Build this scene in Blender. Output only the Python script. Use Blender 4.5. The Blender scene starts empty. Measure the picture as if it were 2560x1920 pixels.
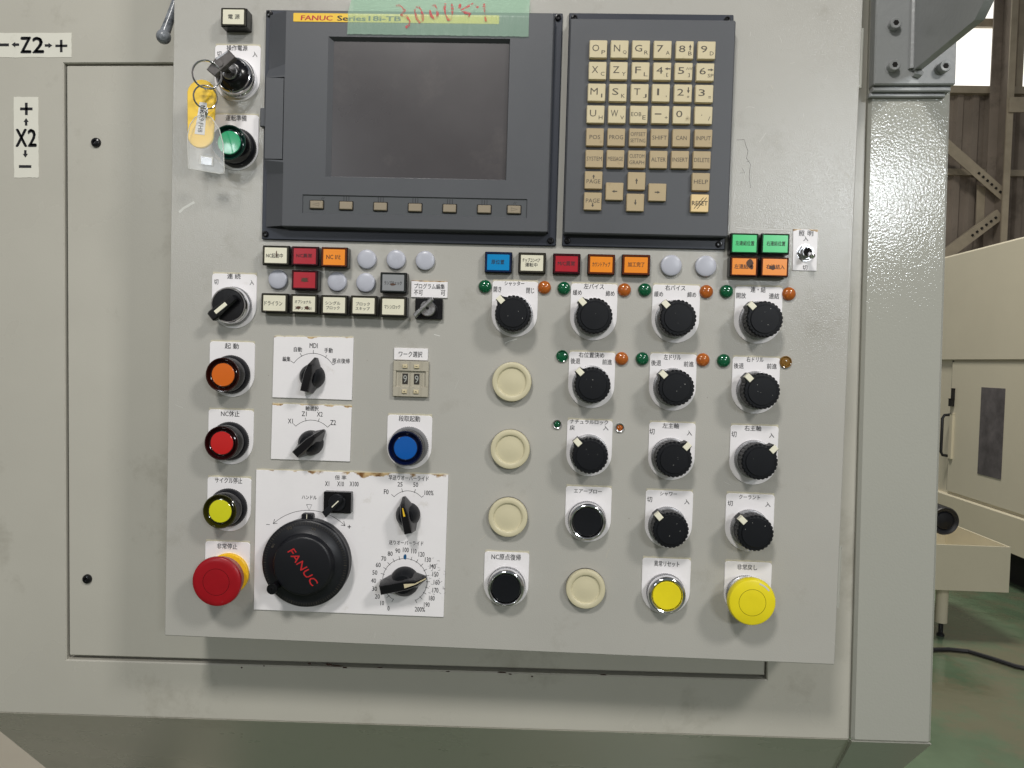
import bpy, math, random
from math import radians, sin, cos, pi, hypot, atan2
from mathutils import Matrix, Vector

random.seed(7)
S = bpy.context.scene
COL = S.collection

# ------------------------------------------------------------------ camera, world, lamps, exposure
F, CX, CY = 1923.0, 1280.0, 960.0           # focal length and centre of the 2560 x 1920 photograph
D = 750.0                                   # mm from the lens to the face of the control panel
EYE = 1.45                                  # m, height of the lens above the floor
PITCH, YAW, ROLL = radians(-1.79188), radians(2.21755), radians(1.66418)
RC = (Matrix.Rotation(YAW, 3, 'Y') @ Matrix.Rotation(PITCH, 3, 'X') @ Matrix.Rotation(ROLL, 3, 'Z'))
W3 = Matrix.Rotation(pi / 2, 3, 'X')        # panel frame (x right, y up, z out of the panel) -> world
cam = bpy.data.cameras.new('camera')
cam.sensor_width = 36.0
cam.lens = F / 2560 * 36
cam.clip_start, cam.clip_end = 0.02, 120
co = bpy.data.objects.new('camera', cam)
COL.objects.link(co)
co.matrix_world = Matrix.Translation((0, -D / 1000, EYE)) @ (W3 @ RC).to_4x4()
S.camera = co

world = bpy.data.worlds.new('World')
S.world = world
world.use_nodes = True
wn = world.node_tree
wb = wn.nodes['Background']
wb.inputs[1].default_value = 0.185
# the hall around: lighter walls and windows low down, a dim roof above
wt = wn.nodes.new('ShaderNodeTexCoord'); ws = wn.nodes.new('ShaderNodeSeparateXYZ'); wr = wn.nodes.new('ShaderNodeValToRGB')
wn.links.new(wt.outputs['Generated'], ws.inputs[0]); wn.links.new(ws.outputs[2], wr.inputs[0]); wn.links.new(wr.outputs[0], wb.inputs[0])
wr.color_ramp.elements[0].position = 0.10; wr.color_ramp.elements[0].color = (1.25, 1.16, 1.05, 1)
wr.color_ramp.elements[1].position = 0.55; wr.color_ramp.elements[1].color = (0.84, 0.9, 0.98, 1)

S.view_settings.view_transform = 'Standard'
S.view_settings.look = 'None'
S.view_settings.exposure = -0.10
S.view_settings.gamma = 1.0


def lamp(name, dirv, dist, w, h, power, col):
    """hall lamp shining at the panel; dirv in the panel frame (right, up, out)"""
    l = bpy.data.lights.new(name, 'AREA')
    l.shape = 'RECTANGLE'
    l.size, l.size_y, l.energy, l.color = w, h, power, col
    o = bpy.data.objects.new(name, l)
    COL.objects.link(o)
    v = Vector(dirv).normalized() * dist
    o.location = W3 @ v + Vector((0, 0, EYE - 0.1))
    o.rotation_euler = (W3 @ v).to_track_quat('Z', 'Y').to_euler()
    return o


lamp('hall_or_fill_lamp', (0.95, 1.0, 1.0), 3.4, 0.42, 0.42, 40, (1.0, 0.97, 0.93))
lamp('hall_or_fill_lamp', (-0.27, 1.0, 1.0), 2.6, 0.32, 0.32, 31, (1.0, 0.97, 0.93))
lamp('hall_window', (0.44, 0.275, 1.0), 6.0, 1.0, 0.36, 60, (0.91, 0.96, 1.0))
lamp('hall_window', (-0.47, 0.285, 1.0), 6.0, 0.5, 0.3, 20, (0.91, 0.96, 1.0))
hall_fill = lamp('hall_or_fill_lamp', (0.0, 1.0, 0.0), 1.0, 1.6, 1.6, 420, (1.0, 0.95, 0.86))  # unseen fill lamp added to brighten the hall beyond the column
hall_fill.location = (1.2, 3.4, 7.0)
hall_fill.rotation_euler = (0, 0.35, 0)


# ------------------------------------------------------------------ measuring
def P(px, py, h=0.0):
    """point of the photograph laid on the plane h mm in front of the panel -> (x, y) mm"""
    d = RC @ Vector(((px - CX) / F, -(py - CY) / F, -1.0))
    t = (D - h) / -d.z
    return d.x * t, d.y * t


def sc(px, py, h=0.0):
    a = P(px, py, h); b = P(px + 10, py, h)
    return hypot(a[0] - b[0], a[1] - b[1]) / 10


def G(px, py):
    """point of the photograph laid on the floor -> world metres"""
    d = W3 @ (RC @ Vector(((px - CX) / F, -(py - CY) / F, -1.0)))
    t = -EYE / d.z
    return Vector((d.x * t, -D / 1000 + d.y * t, 0))


def frame(x0, y0, s):
    return lambda x, y: (x0 + x * s, y0 + y * s)


F1 = frame(480, 590, .31646); F2 = frame(1160, 560, .42495); F3 = frame(1160, 840, .42495)
F4 = frame(1160, 1200, .42495); F5 = frame(460, 820, .31646); F6 = frame(460, 1160, .31646)
Z2 = frame(640, 0, .36166); Z3 = frame(1380, 0, .38576)
FS = {F1: .31646, F2: .42495, F3: .42495, F4: .42495, F5: .31646, F6: .31646, Z2: .36166, Z3: .38576}


# ------------------------------------------------------------------ materials
MATS = {}


def srgb(r, g, b):
    f = lambda c: (c / 255 / 12.92) if c / 255 <= .04045 else ((c / 255 + .055) / 1.055) ** 2.4
    return (f(r), f(g), f(b), 1)


def mat(name, col, rough=.5, metal=0.0, spec=.5, bump=None, vary=0.0, vscale=8.0, coat=0.0,
        trans=0.0, ior=1.45, emit=0.0, rvary=0.0, dark=None):
    """principled material; bump=(scale, distance m); vary = colour mottling; dark=(colour, amount, scale) dirt"""
    m = bpy.data.materials.new(name)
    m.use_nodes = True
    nt = m.node_tree; N = nt.nodes; L = nt.links
    b = N['Principled BSDF']
    b.inputs['Base Color'].default_value = col
    b.inputs['Roughness'].default_value = rough
    b.inputs['Metallic'].default_value = metal
    b.inputs['Specular IOR Level'].default_value = spec
    b.inputs['Coat Weight'].default_value = coat
    b.inputs['Coat Roughness'].default_value = .08
    b.inputs['Transmission Weight'].default_value = trans
    b.inputs['IOR'].default_value = ior
    if emit:
        b.inputs['Emission Color'].default_value = col
        b.inputs['Emission Strength'].default_value = emit
    tc = N.new('ShaderNodeTexCoord')
    geo = N.new('ShaderNodeNewGeometry')
    out = None
    if vary or dark or rvary:
        n = N.new('ShaderNodeTexNoise'); n.inputs['Scale'].default_value = vscale
        n.inputs['Detail'].default_value = 6; n.inputs['Roughness'].default_value = .6
        L.new(geo.outputs['Position'], n.inputs['Vector'])
        mr = N.new('ShaderNodeMapRange')
        mr.inputs[1].default_value = .3; mr.inputs[2].default_value = .7
        mr.inputs[3].default_value = 1 - vary; mr.inputs[4].default_value = 1 + vary
        L.new(n.outputs['Fac'], mr.inputs[0])
        mx = N.new('ShaderNodeVectorMath'); mx.operation = 'SCALE'
        mx.inputs[0].default_value = col[:3]
        L.new(mr.outputs[0], mx.inputs['Scale'])
        out = mx.outputs[0]
        if rvary:
            r2 = N.new('ShaderNodeMapRange')
            r2.inputs[1].default_value = .3; r2.inputs[2].default_value = .7
            r2.inputs[3].default_value = rough - rvary; r2.inputs[4].default_value = rough + rvary
            L.new(n.outputs['Fac'], r2.inputs[0]); L.new(r2.outputs[0], b.inputs['Roughness'])
    if dark:
        n2 = N.new('ShaderNodeTexNoise'); n2.inputs['Scale'].default_value = dark[2]
        n2.inputs['Detail'].default_value = 9; n2.inputs['Roughness'].default_value = .7
        L.new(geo.outputs['Position'], n2.inputs['Vector'])
        r = N.new('ShaderNodeMapRange')
        r.inputs[1].default_value = dark[3]; r.inputs[2].default_value = dark[3] + .12
        r.inputs[3].default_value = 0; r.inputs[4].default_value = dark[1]
        L.new(n2.outputs['Fac'], r.inputs[0])
        mm = N.new('ShaderNodeMix'); mm.data_type = 'RGBA'
        L.new(r.outputs[0], mm.inputs[0])
        L.new(out, mm.inputs[6]); mm.inputs[7].default_value = dark[0]
        out = mm.outputs[2]
    if out is not None:
        L.new(out, b.inputs['Base Color'])
    if bump:
        n3 = N.new('ShaderNodeTexNoise'); n3.inputs['Scale'].default_value = bump[0]
        n3.inputs['Detail'].default_value = bump[2] if len(bump) > 2 else 2
        L.new(geo.outputs['Position'], n3.inputs['Vector'])
        bp = N.new('ShaderNodeBump'); bp.inputs['Distance'].default_value = bump[1]
        bp.inputs['Strength'].default_value = 1
        L.new(n3.outputs['Fac'], bp.inputs['Height']); L.new(bp.outputs[0], b.inputs['Normal'])
    MATS[name] = m
    return m


DIRT = srgb(108, 100, 84)
mat('panel_paint', srgb(180, 178, 171), .19, bump=(900, .00015), vary=.035, vscale=6, rvary=.05, dark=(srgb(138, 132, 118), .24, 17, .575))
mat('body_paint', srgb(187, 184, 173), .30, bump=(700, .00007), vary=.055, vscale=3, rvary=.08, dark=(srgb(128, 122, 106), .36, 7, .565))
mat('column_paint', srgb(170, 170, 161), .07, bump=(430, .00017), vary=.02, vscale=4)
mat('bracket_paint', srgb(164, 166, 166), .3, bump=(200, .0003), vary=.04, vscale=12)
mat('legend_white', srgb(240, 237, 238), .32, bump=(500, .00003), vary=.02, vscale=30, dark=(srgb(186, 178, 160), .4, 38, .60))
mat('print_black', srgb(30, 30, 34), .5)
mat('print_grey', srgb(84, 78, 68), .6)
mat('print_red', srgb(186, 36, 40), .45)
mat('print_blue', srgb(20, 84, 130), .5)
mat('black_plastic', srgb(20, 21, 26), .38, bump=(1500, .00005), vary=.1, vscale=60)
mat('black_gloss', srgb(17, 17, 20), .22, vary=.15, vscale=70, rvary=.06)
mat('knob_black', srgb(13, 15, 20), .45, spec=.35, bump=(1800, .00005), vary=.12, vscale=80, dark=(srgb(80, 80, 82), .25, 120, .66))
mat('bezel_grey', srgb(82, 84, 88), .42, bump=(2200, .00006), vary=.04, vscale=10, rvary=.05)
mat('flange_grey', srgb(48, 52, 62), .35, bump=(2200, .00004), vary=.05, vscale=20)
mat('recess_grey', srgb(80, 83, 86), .45, bump=(2200, .00005), vary=.03, vscale=20)
mat('screen_glass', srgb(58, 54, 56), .30, spec=.9, coat=.25, vary=.08, vscale=5, rvary=.04, dark=(srgb(92, 86, 84), .3, 14, .55))
mat('chrome', (.72, .72, .74, 1), .1, metal=1, vary=.12, vscale=300, rvary=.04)
mat('steel', (.55, .55, .56, 1), .28, metal=1, vary=.12, vscale=200, rvary=.08)
mat('knurl', (.36, .36, .37, 1), .38, metal=1, vary=.25, vscale=400)
mat('plug_silver', srgb(184, 186, 196), .3, metal=.0, vary=.03, vscale=60, rvary=.05)
mat('cap_beige', srgb(208, 200, 168), .36, vary=.03, vscale=30, dark=(srgb(150, 138, 105), .4, 90, .64))
mat('key_cream', srgb(210, 197, 162), .45, bump=(1500, .00003), vary=.02, vscale=60, dark=(srgb(150, 132, 95), .5, 60, .60))
mat('key_tan', srgb(182, 163, 128), .45, bump=(1500, .00003), vary=.03, vscale=60, dark=(srgb(130, 108, 76), .5, 60, .58))
mat('key_bright', srgb(232, 204, 150), .45, vary=.02, vscale=60)
mat('soft_key', srgb(150, 138, 118), .42, vary=.03, vscale=60)
mat('red_button', srgb(156, 16, 28), .33, vary=.08, vscale=60, dark=(srgb(214, 110, 110), .35, 160, .70))
mat('yellow_button', srgb(238, 220, 34), .35, vary=.05, vscale=50, dark=(srgb(190, 160, 30), .3, 120, .68))
mat('yellow_disc', srgb(246, 196, 40), .4, vary=.04, vscale=50)
mat('nameplate_yellow', srgb(240, 196, 50), .4)
mat('thumbwheel', srgb(178, 172, 156), .4, vary=.04, vscale=60)
mat('thumb_dark', srgb(52, 48, 44), .5)
mat('thumb_digit', srgb(170, 172, 166), .5)
mat('window_white', srgb(240, 236, 214), .4, dark=None)
mat('rust', srgb(158, 112, 62), .8, bump=(900, .0002), vary=.35, vscale=180)
mat('paint_chip', srgb(62, 40, 34), .8)
mat('mark_white', srgb(212, 212, 206), .5)
mat('yellow_tag', srgb(250, 208, 66), .3, vary=.02, vscale=40)
mat('paper', srgb(228, 230, 232), .5, vary=.03, vscale=200)
mat('key_dark', srgb(96, 92, 90), .35, metal=.5, vary=.2, vscale=200)
mat('smudge', srgb(84, 58, 44), .5)
mat('gap_dark', srgb(30, 28, 26), .8)
mat('rod_grey', srgb(150, 154, 160), .2, vary=.35, vscale=60, dark=(srgb(54, 58, 66), .9, 45, .5))
mat('sticker', srgb(222, 220, 208), .35, vary=.02, vscale=30, dark=(srgb(170, 165, 148), .3, 40, .62))


mat('glue_cream', srgb(200, 194, 172), .5, vary=.12, vscale=90, dark=(srgb(120, 100, 72), .6, 140, .6))


def lens(name, face, rim):
    mat(name, face, .22, coat=.4, vary=.03, vscale=60)
    mat(name + '_rim', rim, .15, coat=.5)


lens('lens_white', srgb(232, 228, 206), srgb(54, 52, 44))
lens('lens_red', srgb(176, 36, 50), srgb(58, 12, 22))
lens('lens_orange', srgb(246, 146, 40), srgb(92, 42, 20))
lens('lens_green', srgb(66, 206, 122), srgb(16, 62, 38))
lens('lens_blue', srgb(0, 134, 196), srgb(12, 34, 70))
lens('lens_grey', srgb(146, 148, 150), srgb(40, 44, 44))
lens('round_orange', srgb(214, 104, 26), srgb(44, 14, 8))
lens('round_red', srgb(196, 34, 34), srgb(40, 8, 10))
lens('round_yellow', srgb(214, 212, 36), srgb(50, 48, 12))
lens('round_green', srgb(24, 158, 104), srgb(8, 46, 38))
lens('round_blue', srgb(8, 88, 170), srgb(8, 18, 52))
mat('dome_green', srgb(16, 104, 66), .12, coat=.6, vary=.15, vscale=260, trans=.35)
mat('dome_orange', srgb(206, 112, 42), .12, coat=.6, vary=.2, vscale=260, trans=.35)
mat('dome_amber', srgb(150, 110, 50), .12, coat=.6, vary=.2, vscale=260, trans=.3)
mat('clear_plastic', (.93, .95, .95, 1), .06, trans=.95, ior=1.3)
mat('guard_clear', srgb(120, 120, 122), .25, vary=.1, vscale=200)

# worn legend sheet: bare rust-brown along the top edge where the print has flaked off
def worn(name, edge, amount):
    m = MATS['legend_white'].copy(); m.name = name
    nt = m.node_tree; N = nt.nodes; L = nt.links
    b = N['Principled BSDF']
    prev = b.inputs['Base Color'].links[0].from_socket
    tc = N.new('ShaderNodeTexCoord'); sp = N.new('ShaderNodeSeparateXYZ')
    L.new(tc.outputs['Generated'], sp.inputs[0])
    n = N.new('ShaderNodeTexNoise'); n.inputs['Scale'].default_value = 55; n.inputs['Detail'].default_value = 6
    geo = N.new('ShaderNodeNewGeometry'); L.new(geo.outputs['Position'], n.inputs['Vector'])
    a = N.new('ShaderNodeMath'); a.operation = 'MULTIPLY_ADD'
    L.new(n.outputs['Fac'], a.inputs[0]); a.inputs[1].default_value = amount; L.new(sp.outputs[1], a.inputs[2])
    r = N.new('ShaderNodeMapRange'); r.inputs[1].default_value = edge; r.inputs[2].default_value = edge + .012
    L.new(a.outputs[0], r.inputs[0])
    n2 = N.new('ShaderNodeTexNoise'); n2.inputs['Scale'].default_value = 160
    L.new(geo.outputs['Position'], n2.inputs['Vector'])
    cr = N.new('ShaderNodeValToRGB')
    cr.color_ramp.elements[0].position = .38; cr.color_ramp.elements[0].color = srgb(120, 82, 44)
    cr.color_ramp.elements[1].position = .62; cr.color_ramp.elements[1].color = srgb(206, 178, 132)
    L.new(n2.outputs['Fac'], cr.inputs[0])
    mx = N.new('ShaderNodeMix'); mx.data_type = 'RGBA'
    L.new(r.outputs[0], mx.inputs[0]); L.new(prev, mx.inputs[6]); L.new(cr.outputs[0], mx.inputs[7])
    L.new(mx.outputs[2], b.inputs['Base Color'])
    MATS[name] = m


worn('legend_worn', 1.088, .22)
worn('legend_worn_small', 1.105, .30)

# green masking tape: thin translucent film with pressed creases
m = bpy.data.materials.new('green_tape'); m.use_nodes = True
N = m.node_tree.nodes; L = m.node_tree.links
pb = N['Principled BSDF']; outn = N['Material Output']
pb.inputs['Base Color'].default_value = srgb(205, 238, 216); pb.inputs['Roughness'].default_value = .28
geo = N.new('ShaderNodeNewGeometry')
mp = N.new('ShaderNodeMapping'); mp.inputs['Scale'].default_value = (900, 1, 60)
L.new(geo.outputs['Position'], mp.inputs[0])
nz = N.new('ShaderNodeTexNoise'); nz.inputs['Scale'].default_value = 1; nz.inputs['Detail'].default_value = 2
L.new(mp.outputs[0], nz.inputs['Vector'])
bp = N.new('ShaderNodeBump'); bp.inputs['Distance'].default_value = .0003
L.new(nz.outputs['Fac'], bp.inputs['Height']); L.new(bp.outputs[0], pb.inputs['Normal'])
tb = N.new('ShaderNodeBsdfTransparent'); tb.inputs[0].default_value = (.80, .97, .85, 1)
ms = N.new('ShaderNodeMixShader'); ms.inputs[0].default_value = .30
L.new(tb.outputs[0], ms.inputs[1]); L.new(pb.outputs[0], ms.inputs[2]); L.new(ms.outputs[0], outn.inputs[0])
MATS['green_tape'] = m
for nm, c, k in (('tape_ink', (.62, .05, .07, 1), .62), ('clear_film', (.95, .95, .93, 1), .11)):
    m = bpy.data.materials.new(nm); m.use_nodes = True
    N = m.node_tree.nodes; L = m.node_tree.links
    pb = N['Principled BSDF']; pb.inputs['Base Color'].default_value = c
    pb.inputs['Roughness'].default_value = .12 if nm == 'clear_film' else .5
    tb = N.new('ShaderNodeBsdfTransparent'); ms = N.new('ShaderNodeMixShader')
    ms.inputs[0].default_value = k
    if nm == 'tape_ink':
        geo = N.new('ShaderNodeNewGeometry'); nz = N.new('ShaderNodeTexNoise'); nz.inputs['Scale'].default_value = 220
        L.new(geo.outputs['Position'], nz.inputs['Vector'])
        mr = N.new('ShaderNodeMapRange'); mr.inputs[1].default_value = .38; mr.inputs[2].default_value = .62
        mr.inputs[3].default_value = .12; mr.inputs[4].default_value = .8
        L.new(nz.outputs['Fac'], mr.inputs[0]); L.new(mr.outputs[0], ms.inputs[0])
    L.new(tb.outputs[0], ms.inputs[1]); L.new(pb.outputs[0], ms.inputs[2])
    L.new(ms.outputs[0], N['Material Output'].inputs[0])
    MATS[nm] = m


# ------------------------------------------------------------------ mesh builder (millimetres)
class MB:
    def __init__(s, m='black_plastic'):
        s.v = []; s.f = []; s.fm = []; s.m = m; s.T = Matrix.Identity(4)

    def add(s, vs, fs, m=None):
        k = len(s.v); T = s.T
        s.v += [tuple(T @ Vector(p)) for p in vs]
        for f in fs:
            s.f.append([k + i for i in f]); s.fm.append(m or s.m)
        return s

    def prism(s, poly, z0, z1, bev=0.0, m=None, inset=None, back=True):
        """polygon (counter-clockwise) raised from z0 to z1 with a chamfered front edge"""
        n = len(poly)
        rings = [[(x, y, z0) for x, y in poly]]
        if bev:
            rings.append([(x, y, z1 - bev) for x, y in poly])
            q = offset(poly, -(inset if inset is not None else bev))
            rings.append([(x, y, z1) for x, y in q])
        else:
            rings.append([(x, y, z1) for x, y in poly])
        vs = [p for r in rings for p in r]; fs = []
        for k in range(len(rings) - 1):
            for i in range(n):
                j = (i + 1) % n
                fs.append((k * n + i, k * n + j, (k + 1) * n + j, (k + 1) * n + i))
        fs.append(tuple((len(rings) - 1) * n + i for i in range(n)))
        if back:
            fs.append(tuple(reversed(range(n))))
        return s.add(vs, fs, m)

    def box(s, x0, x1, y0, y1, z0, z1, bev=0.0, m=None, r=0.0):
        if r and bev >= r * .8:
            r = bev * 1.4
        return s.prism(rrect(x0, x1, y0, y1, r), z0, z1, bev, m)

    def lathe(s, prof, cx=0, cy=0, seg=48, m=None, knurl=None, cap=True):
        """profile [(r, z)...] turned about z; knurl=(index set, count, depth)"""
        vs = []; fs = []; n = len(prof)
        for k, (r, z) in enumerate(prof):
            for i in range(seg):
                a = 2 * pi * i / seg; rr = r
                if knurl and k in knurl[0]:
                    rr = r - knurl[2] * (i % 2)
                vs.append((cx + rr * cos(a), cy + rr * sin(a), z))
        for k in range(n - 1):
            for i in range(seg):
                j = (i + 1) % seg
                fs.append((k * seg + i, k * seg + j, (k + 1) * seg + j, (k + 1) * seg + i))
        if cap:
            fs.append(tuple((n - 1) * seg + i for i in range(seg)))
        if prof[0][0] > 0.01 and cap:
            fs.append(tuple(reversed(range(seg))))
        return s.add(vs, fs, m)

    def tube(s, pts, r, seg=10, m=None, closed=False):
        pts = [Vector(p) for p in pts]; n = len(pts); vs = []; fs = []
        rs = r if isinstance(r, (list, tuple)) else [r] * n
        up = None
        for k, p in enumerate(pts):
            if closed:
                t = (pts[(k + 1) % n] - pts[k - 1]).normalized()
            else:
                t = (pts[min(k + 1, n - 1)] - pts[max(k - 1, 0)]).normalized()
            if up is None:
                up = Vector((0, 0, 1)) if abs(t.z) < .9 else Vector((1, 0, 0))
            a = t.cross(up).normalized(); b = a.cross(t).normalized(); up = b
            for i in range(seg):
                th = 2 * pi * i / seg
                vs.append(p + (a * cos(th) + b * sin(th)) * rs[k])
        for k in range(n if closed else n - 1):
            for i in range(seg):
                j = (i + 1) % seg; k2 = (k + 1) % n
                fs.append((k * seg + j, k * seg + i, k2 * seg + i, k2 * seg + j))
        if not closed:
            fs.append(tuple(range(seg))); fs.append(tuple((n - 1) * seg + i for i in reversed(range(seg))))
        return s.add(vs, fs, m)

    def stroke(s, pts, w, z, m=None):
        """flat printed line"""
        n = len(pts); vs = []; fs = []
        for k, p in enumerate(pts):
            a = pts[max(k - 1, 0)]; b = pts[min(k + 1, n - 1)]
            l = hypot(b[0] - a[0], b[1] - a[1]) or 1
            nx, ny = -(b[1] - a[1]) / l * w / 2, (b[0] - a[0]) / l * w / 2
            vs += [(p[0] - nx, p[1] - ny, z), (p[0] + nx, p[1] + ny, z)]
        for k in range(n - 1):
            fs.append((2 * k, 2 * k + 2, 2 * k + 3, 2 * k + 1))
        return s.add(vs, fs, m)

    def ring(s, r, w, z, cx=0, cy=0, m=None, a0=0, a1=360, n=48):
        return s.stroke([(cx + r * cos(radians(a0 + (a1 - a0) * i / n)), cy + r * sin(radians(a0 + (a1 - a0) * i / n)))
                         for i in range(n + 1)], w, z, m)

    def text(s, t, x, y, w, h, z, rot=0, m='print_black', shear=0):
        """printed lettering fitted into a w x h mm box centred on (x, y)"""
        vs, fs = glyphs(t)
        x0 = min(v[0] for v in vs); x1 = max(v[0] for v in vs)
        y0 = min(v[1] for v in vs); y1 = max(v[1] for v in vs)
        sx = w / max(x1 - x0, 1e-6) if w else h / max(y1 - y0, 1e-6)
        sy = h / max(y1 - y0, 1e-6) if h else sx
        if w and h and (y1 - y0) < .25:      # dashes keep their weight
            sy = min(sx, sy)
        c, sn = cos(radians(rot)), sin(radians(rot)); out = []
        for a, b in vs:
            u = (a - (x0 + x1) / 2) * sx; v = (b - (y0 + y1) / 2) * sy
            u += shear * v
            out.append((x + u * c - v * sn, y + u * sn + v * c, z))
        if m == 'print_black' and h and h < 9:
            k = .055
            for dx, dy, dz in ((k, 0, .02), (-k, 0, .01), (0, k, .03)):
                s.add([(a + dx, b + dy, q + dz) for a, b, q in out], fs, m)
        return s.add(out, fs, m)

    def build(s, name, parent=None, loc=(0, 0, 0), rot=0, angle=35, label=None):
        me = bpy.data.meshes.new(name)
        me.from_pydata([(x * .001, y * .001, z * .001) for x, y, z in s.v], [], s.f)
        names = []
        for q in s.fm:
            if q not in names:
                names.append(q)
        for q in names:
            me.materials.append(MATS[q])
        idx = [names.index(q) for q in s.fm]
        me.polygons.foreach_set('material_index', idx)
        me.polygons.foreach_set('use_smooth', [True] * len(idx))
        me.set_sharp_from_angle(angle=radians(angle))
        me.update()
        o = bpy.data.objects.new(name, me); COL.objects.link(o)
        if parent:
            o.parent = parent
        o.location = [c * .001 for c in loc]; o.rotation_euler = (0, 0, radians(rot))
        if label:
            o['label'] = label
        return o


TXT = {}
tc_ = bpy.data.curves.new('lettering', 'FONT'); tc_.resolution_u = 2; tc_.offset = 0.0
to_ = bpy.data.objects.new('lettering', tc_); COL.objects.link(to_)


def glyphs(t):
    if t not in TXT:
        tc_.body = t; tc_.align_x = 'LEFT'; tc_.space_line = 1.0
        dg = bpy.context.evaluated_depsgraph_get(); dg.update()
        me = bpy.data.meshes.new_from_object(to_.evaluated_get(dg))
        TXT[t] = ([(v.co.x, v.co.y) for v in me.vertices], [tuple(p.vertices) for p in me.polygons])
        bpy.data.meshes.remove(me)
    return TXT[t]


def offset(poly, d):
    """move every edge of a counter-clockwise polygon outwards by d"""
    n = len(poly); out = []
    for i in range(n):
        a = Vector(poly[i - 1]); b = Vector(poly[i]); c = Vector(poly[(i + 1) % n])
        e1 = (b - a).normalized(); e2 = (c - b).normalized()
        n1 = Vector((e1.y, -e1.x)); n2 = Vector((e2.y, -e2.x))
        m_ = n1 + n2
        k = m_.dot(n1)
        m_ = m_ / k if abs(k) > .2 else n1
        out.append((b.x + m_.x * d, b.y + m_.y * d))
    return out


def rrect(x0, x1, y0, y1, r=0.0, n=5):
    if r <= 0:
        return [(x0, y0), (x1, y0), (x1, y1), (x0, y1)]
    out = []
    for cx, cy, a in ((x1 - r, y0 + r, -90), (x1 - r, y1 - r, 0), (x0 + r, y1 - r, 90), (x0 + r, y0 + r, 180)):
        for i in range(n + 1):
            t = radians(a + 90 * i / n)
            out.append((cx + r * cos(t), cy + r * sin(t)))
    return out


def circle(r, n=32, cx=0, cy=0):
    return [(cx + r * cos(2 * pi * i / n), cy + r * sin(2 * pi * i / n)) for i in range(n)]


def thing(name, label, cat, loc=(0, 0, 0), group=None, rot=(0, 0, 0)):
    o = bpy.data.objects.new(name, None); COL.objects.link(o)
    o.empty_display_size = .05
    o.location = loc; o.rotation_euler = rot
    o['label'] = label; o['category'] = cat
    if group:
        o['group'] = group
    return o


def tag(o, label, cat, group=None):
    o['label'] = label; o['category'] = cat
    if group:
        o['group'] = group
    return o


UP = (pi / 2, 0, 0)
ORG = (0, 0, EYE)

# ================================================================== the machine body
TH = .0160      # the casing stands a touch out of square with the control box


def PM(px, py, h=0.0):
    x, y = P(px, py, h)
    return x * cos(TH) + y * sin(TH), -x * sin(TH) + y * cos(TH)


machine = thing('lathe_body', 'pale grey green machine casing behind the control panel, with a column at its right', 'machine', ORG, rot=(W3 @ Matrix.Rotation(TH, 3, 'Z')).to_euler())
HB = -88.0
# opening of the cover plate
ox0, oy1 = PM(170, 158, HB); ox1, oy0 = PM(1917, 1697, HB)
ox0 = (ox0 + PM(155, 1650, HB)[0]) / 2; oy0 = (oy0 + PM(155, 1651, HB)[1]) / 2
fold_y = PM(1100, 1817, HB)[1]
bx1 = .4055 * (D - HB)
top = 620.0
lef = -760.0
mb = MB('body_paint')
B0, B1 = -112, HB
q = [(lef, fold_y), (bx1, fold_y), (bx1, top), (lef, top)]
qi = [(lef, fold_y + 1.4), (bx1 - 1.2, fold_y + 1.4), (bx1 - 1.2, top), (lef, top)]
hi = [(ox0, oy0), (ox1, oy0), (ox1, oy1), (ox0, oy1)]
ho = [(ox0 - 1.0, oy0 - 1.4), (ox1 + 1.0, oy0 - 1.4), (ox1 + 1.0, oy1 + 1.0), (ox0 - 1.0, oy1 + 1.0)]
vs = [(x, y, B0) for x, y in q] + [(x, y, B1 - 1.3) for x, y in q] + [(x, y, B1) for x, y in qi] + \
     [(x, y, B1) for x, y in ho] + [(x, y, B1 - 1.2) for x, y in hi] + [(x, y, B0) for x, y in hi]
fs = []
for i in range(4):
    k = (i + 1) % 4
    for a in range(5):
        fs.append((a * 4 + i, a * 4 + k, a * 4 + 4 + k, a * 4 + 4 + i))
mb.add(vs, fs)
mb.box(ox0 - 5, ox1 + 5, oy0 - 5, oy1 + 5, B0 - 6, B0 - .5, m='gap_dark')
mb.build('front_casing', machine)
mb = MB('body_paint')
mb.box(lef + 60, .509 * (D + 82) - 8, fold_y + 4, top, -900, -121)
mb.build('machine_body', machine)
mb = MB('body_paint')
mb.box(ox0 + 2.2, ox1 - 2.0, oy0 + 4.2, oy1 - 2.0, B0, HB - 1.5, 1.2, r=1.5)
cover = mb.build('cover_plate', machine, label='flat inspection cover set into the casing with a dark gap along its lower edge')
for px, py in ((239, 356), (217, 1448)):
    x, y = PM(px, py, HB)
    mb = MB('black_gloss')
    mb.lathe([(5.4, 0), (5.3, 1.2), (4.6, 2.6), (2.9, 3.4), (2.2, 3.5), (2.0, 1.6), (.01, 1.5)], seg=28)
    mb.build('screw', cover, (x, y, HB - 1.5))
# sloping skirt under the fold
mb = MB('body_paint')
KS_ = 1.15


def Pk(px, py, y0, h0):
    """point of the photograph on a skirt sloping back below (y0, h0)"""
    h = h0
    for _ in range(40):
        x, y = PM(px, py, h); h = h * .5 + .5 * (h0 - KS_ * max(0, y0 - y))
    return x, y, h


def slope(pts, y0, h0, nm):
    q = [(x, y0 - dy, h0 - KS_ * dy) for x, dy in pts]; n = len(q)
    mb = MB(nm)
    mb.add(q + [(x, y, z - 6) for x, y, z in q], [tuple(range(n)), tuple(reversed(range(n, 2 * n)))] + [(i, i + n, (i + 1) % n + n, (i + 1) % n) for i in range(n)])
    return mb


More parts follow.
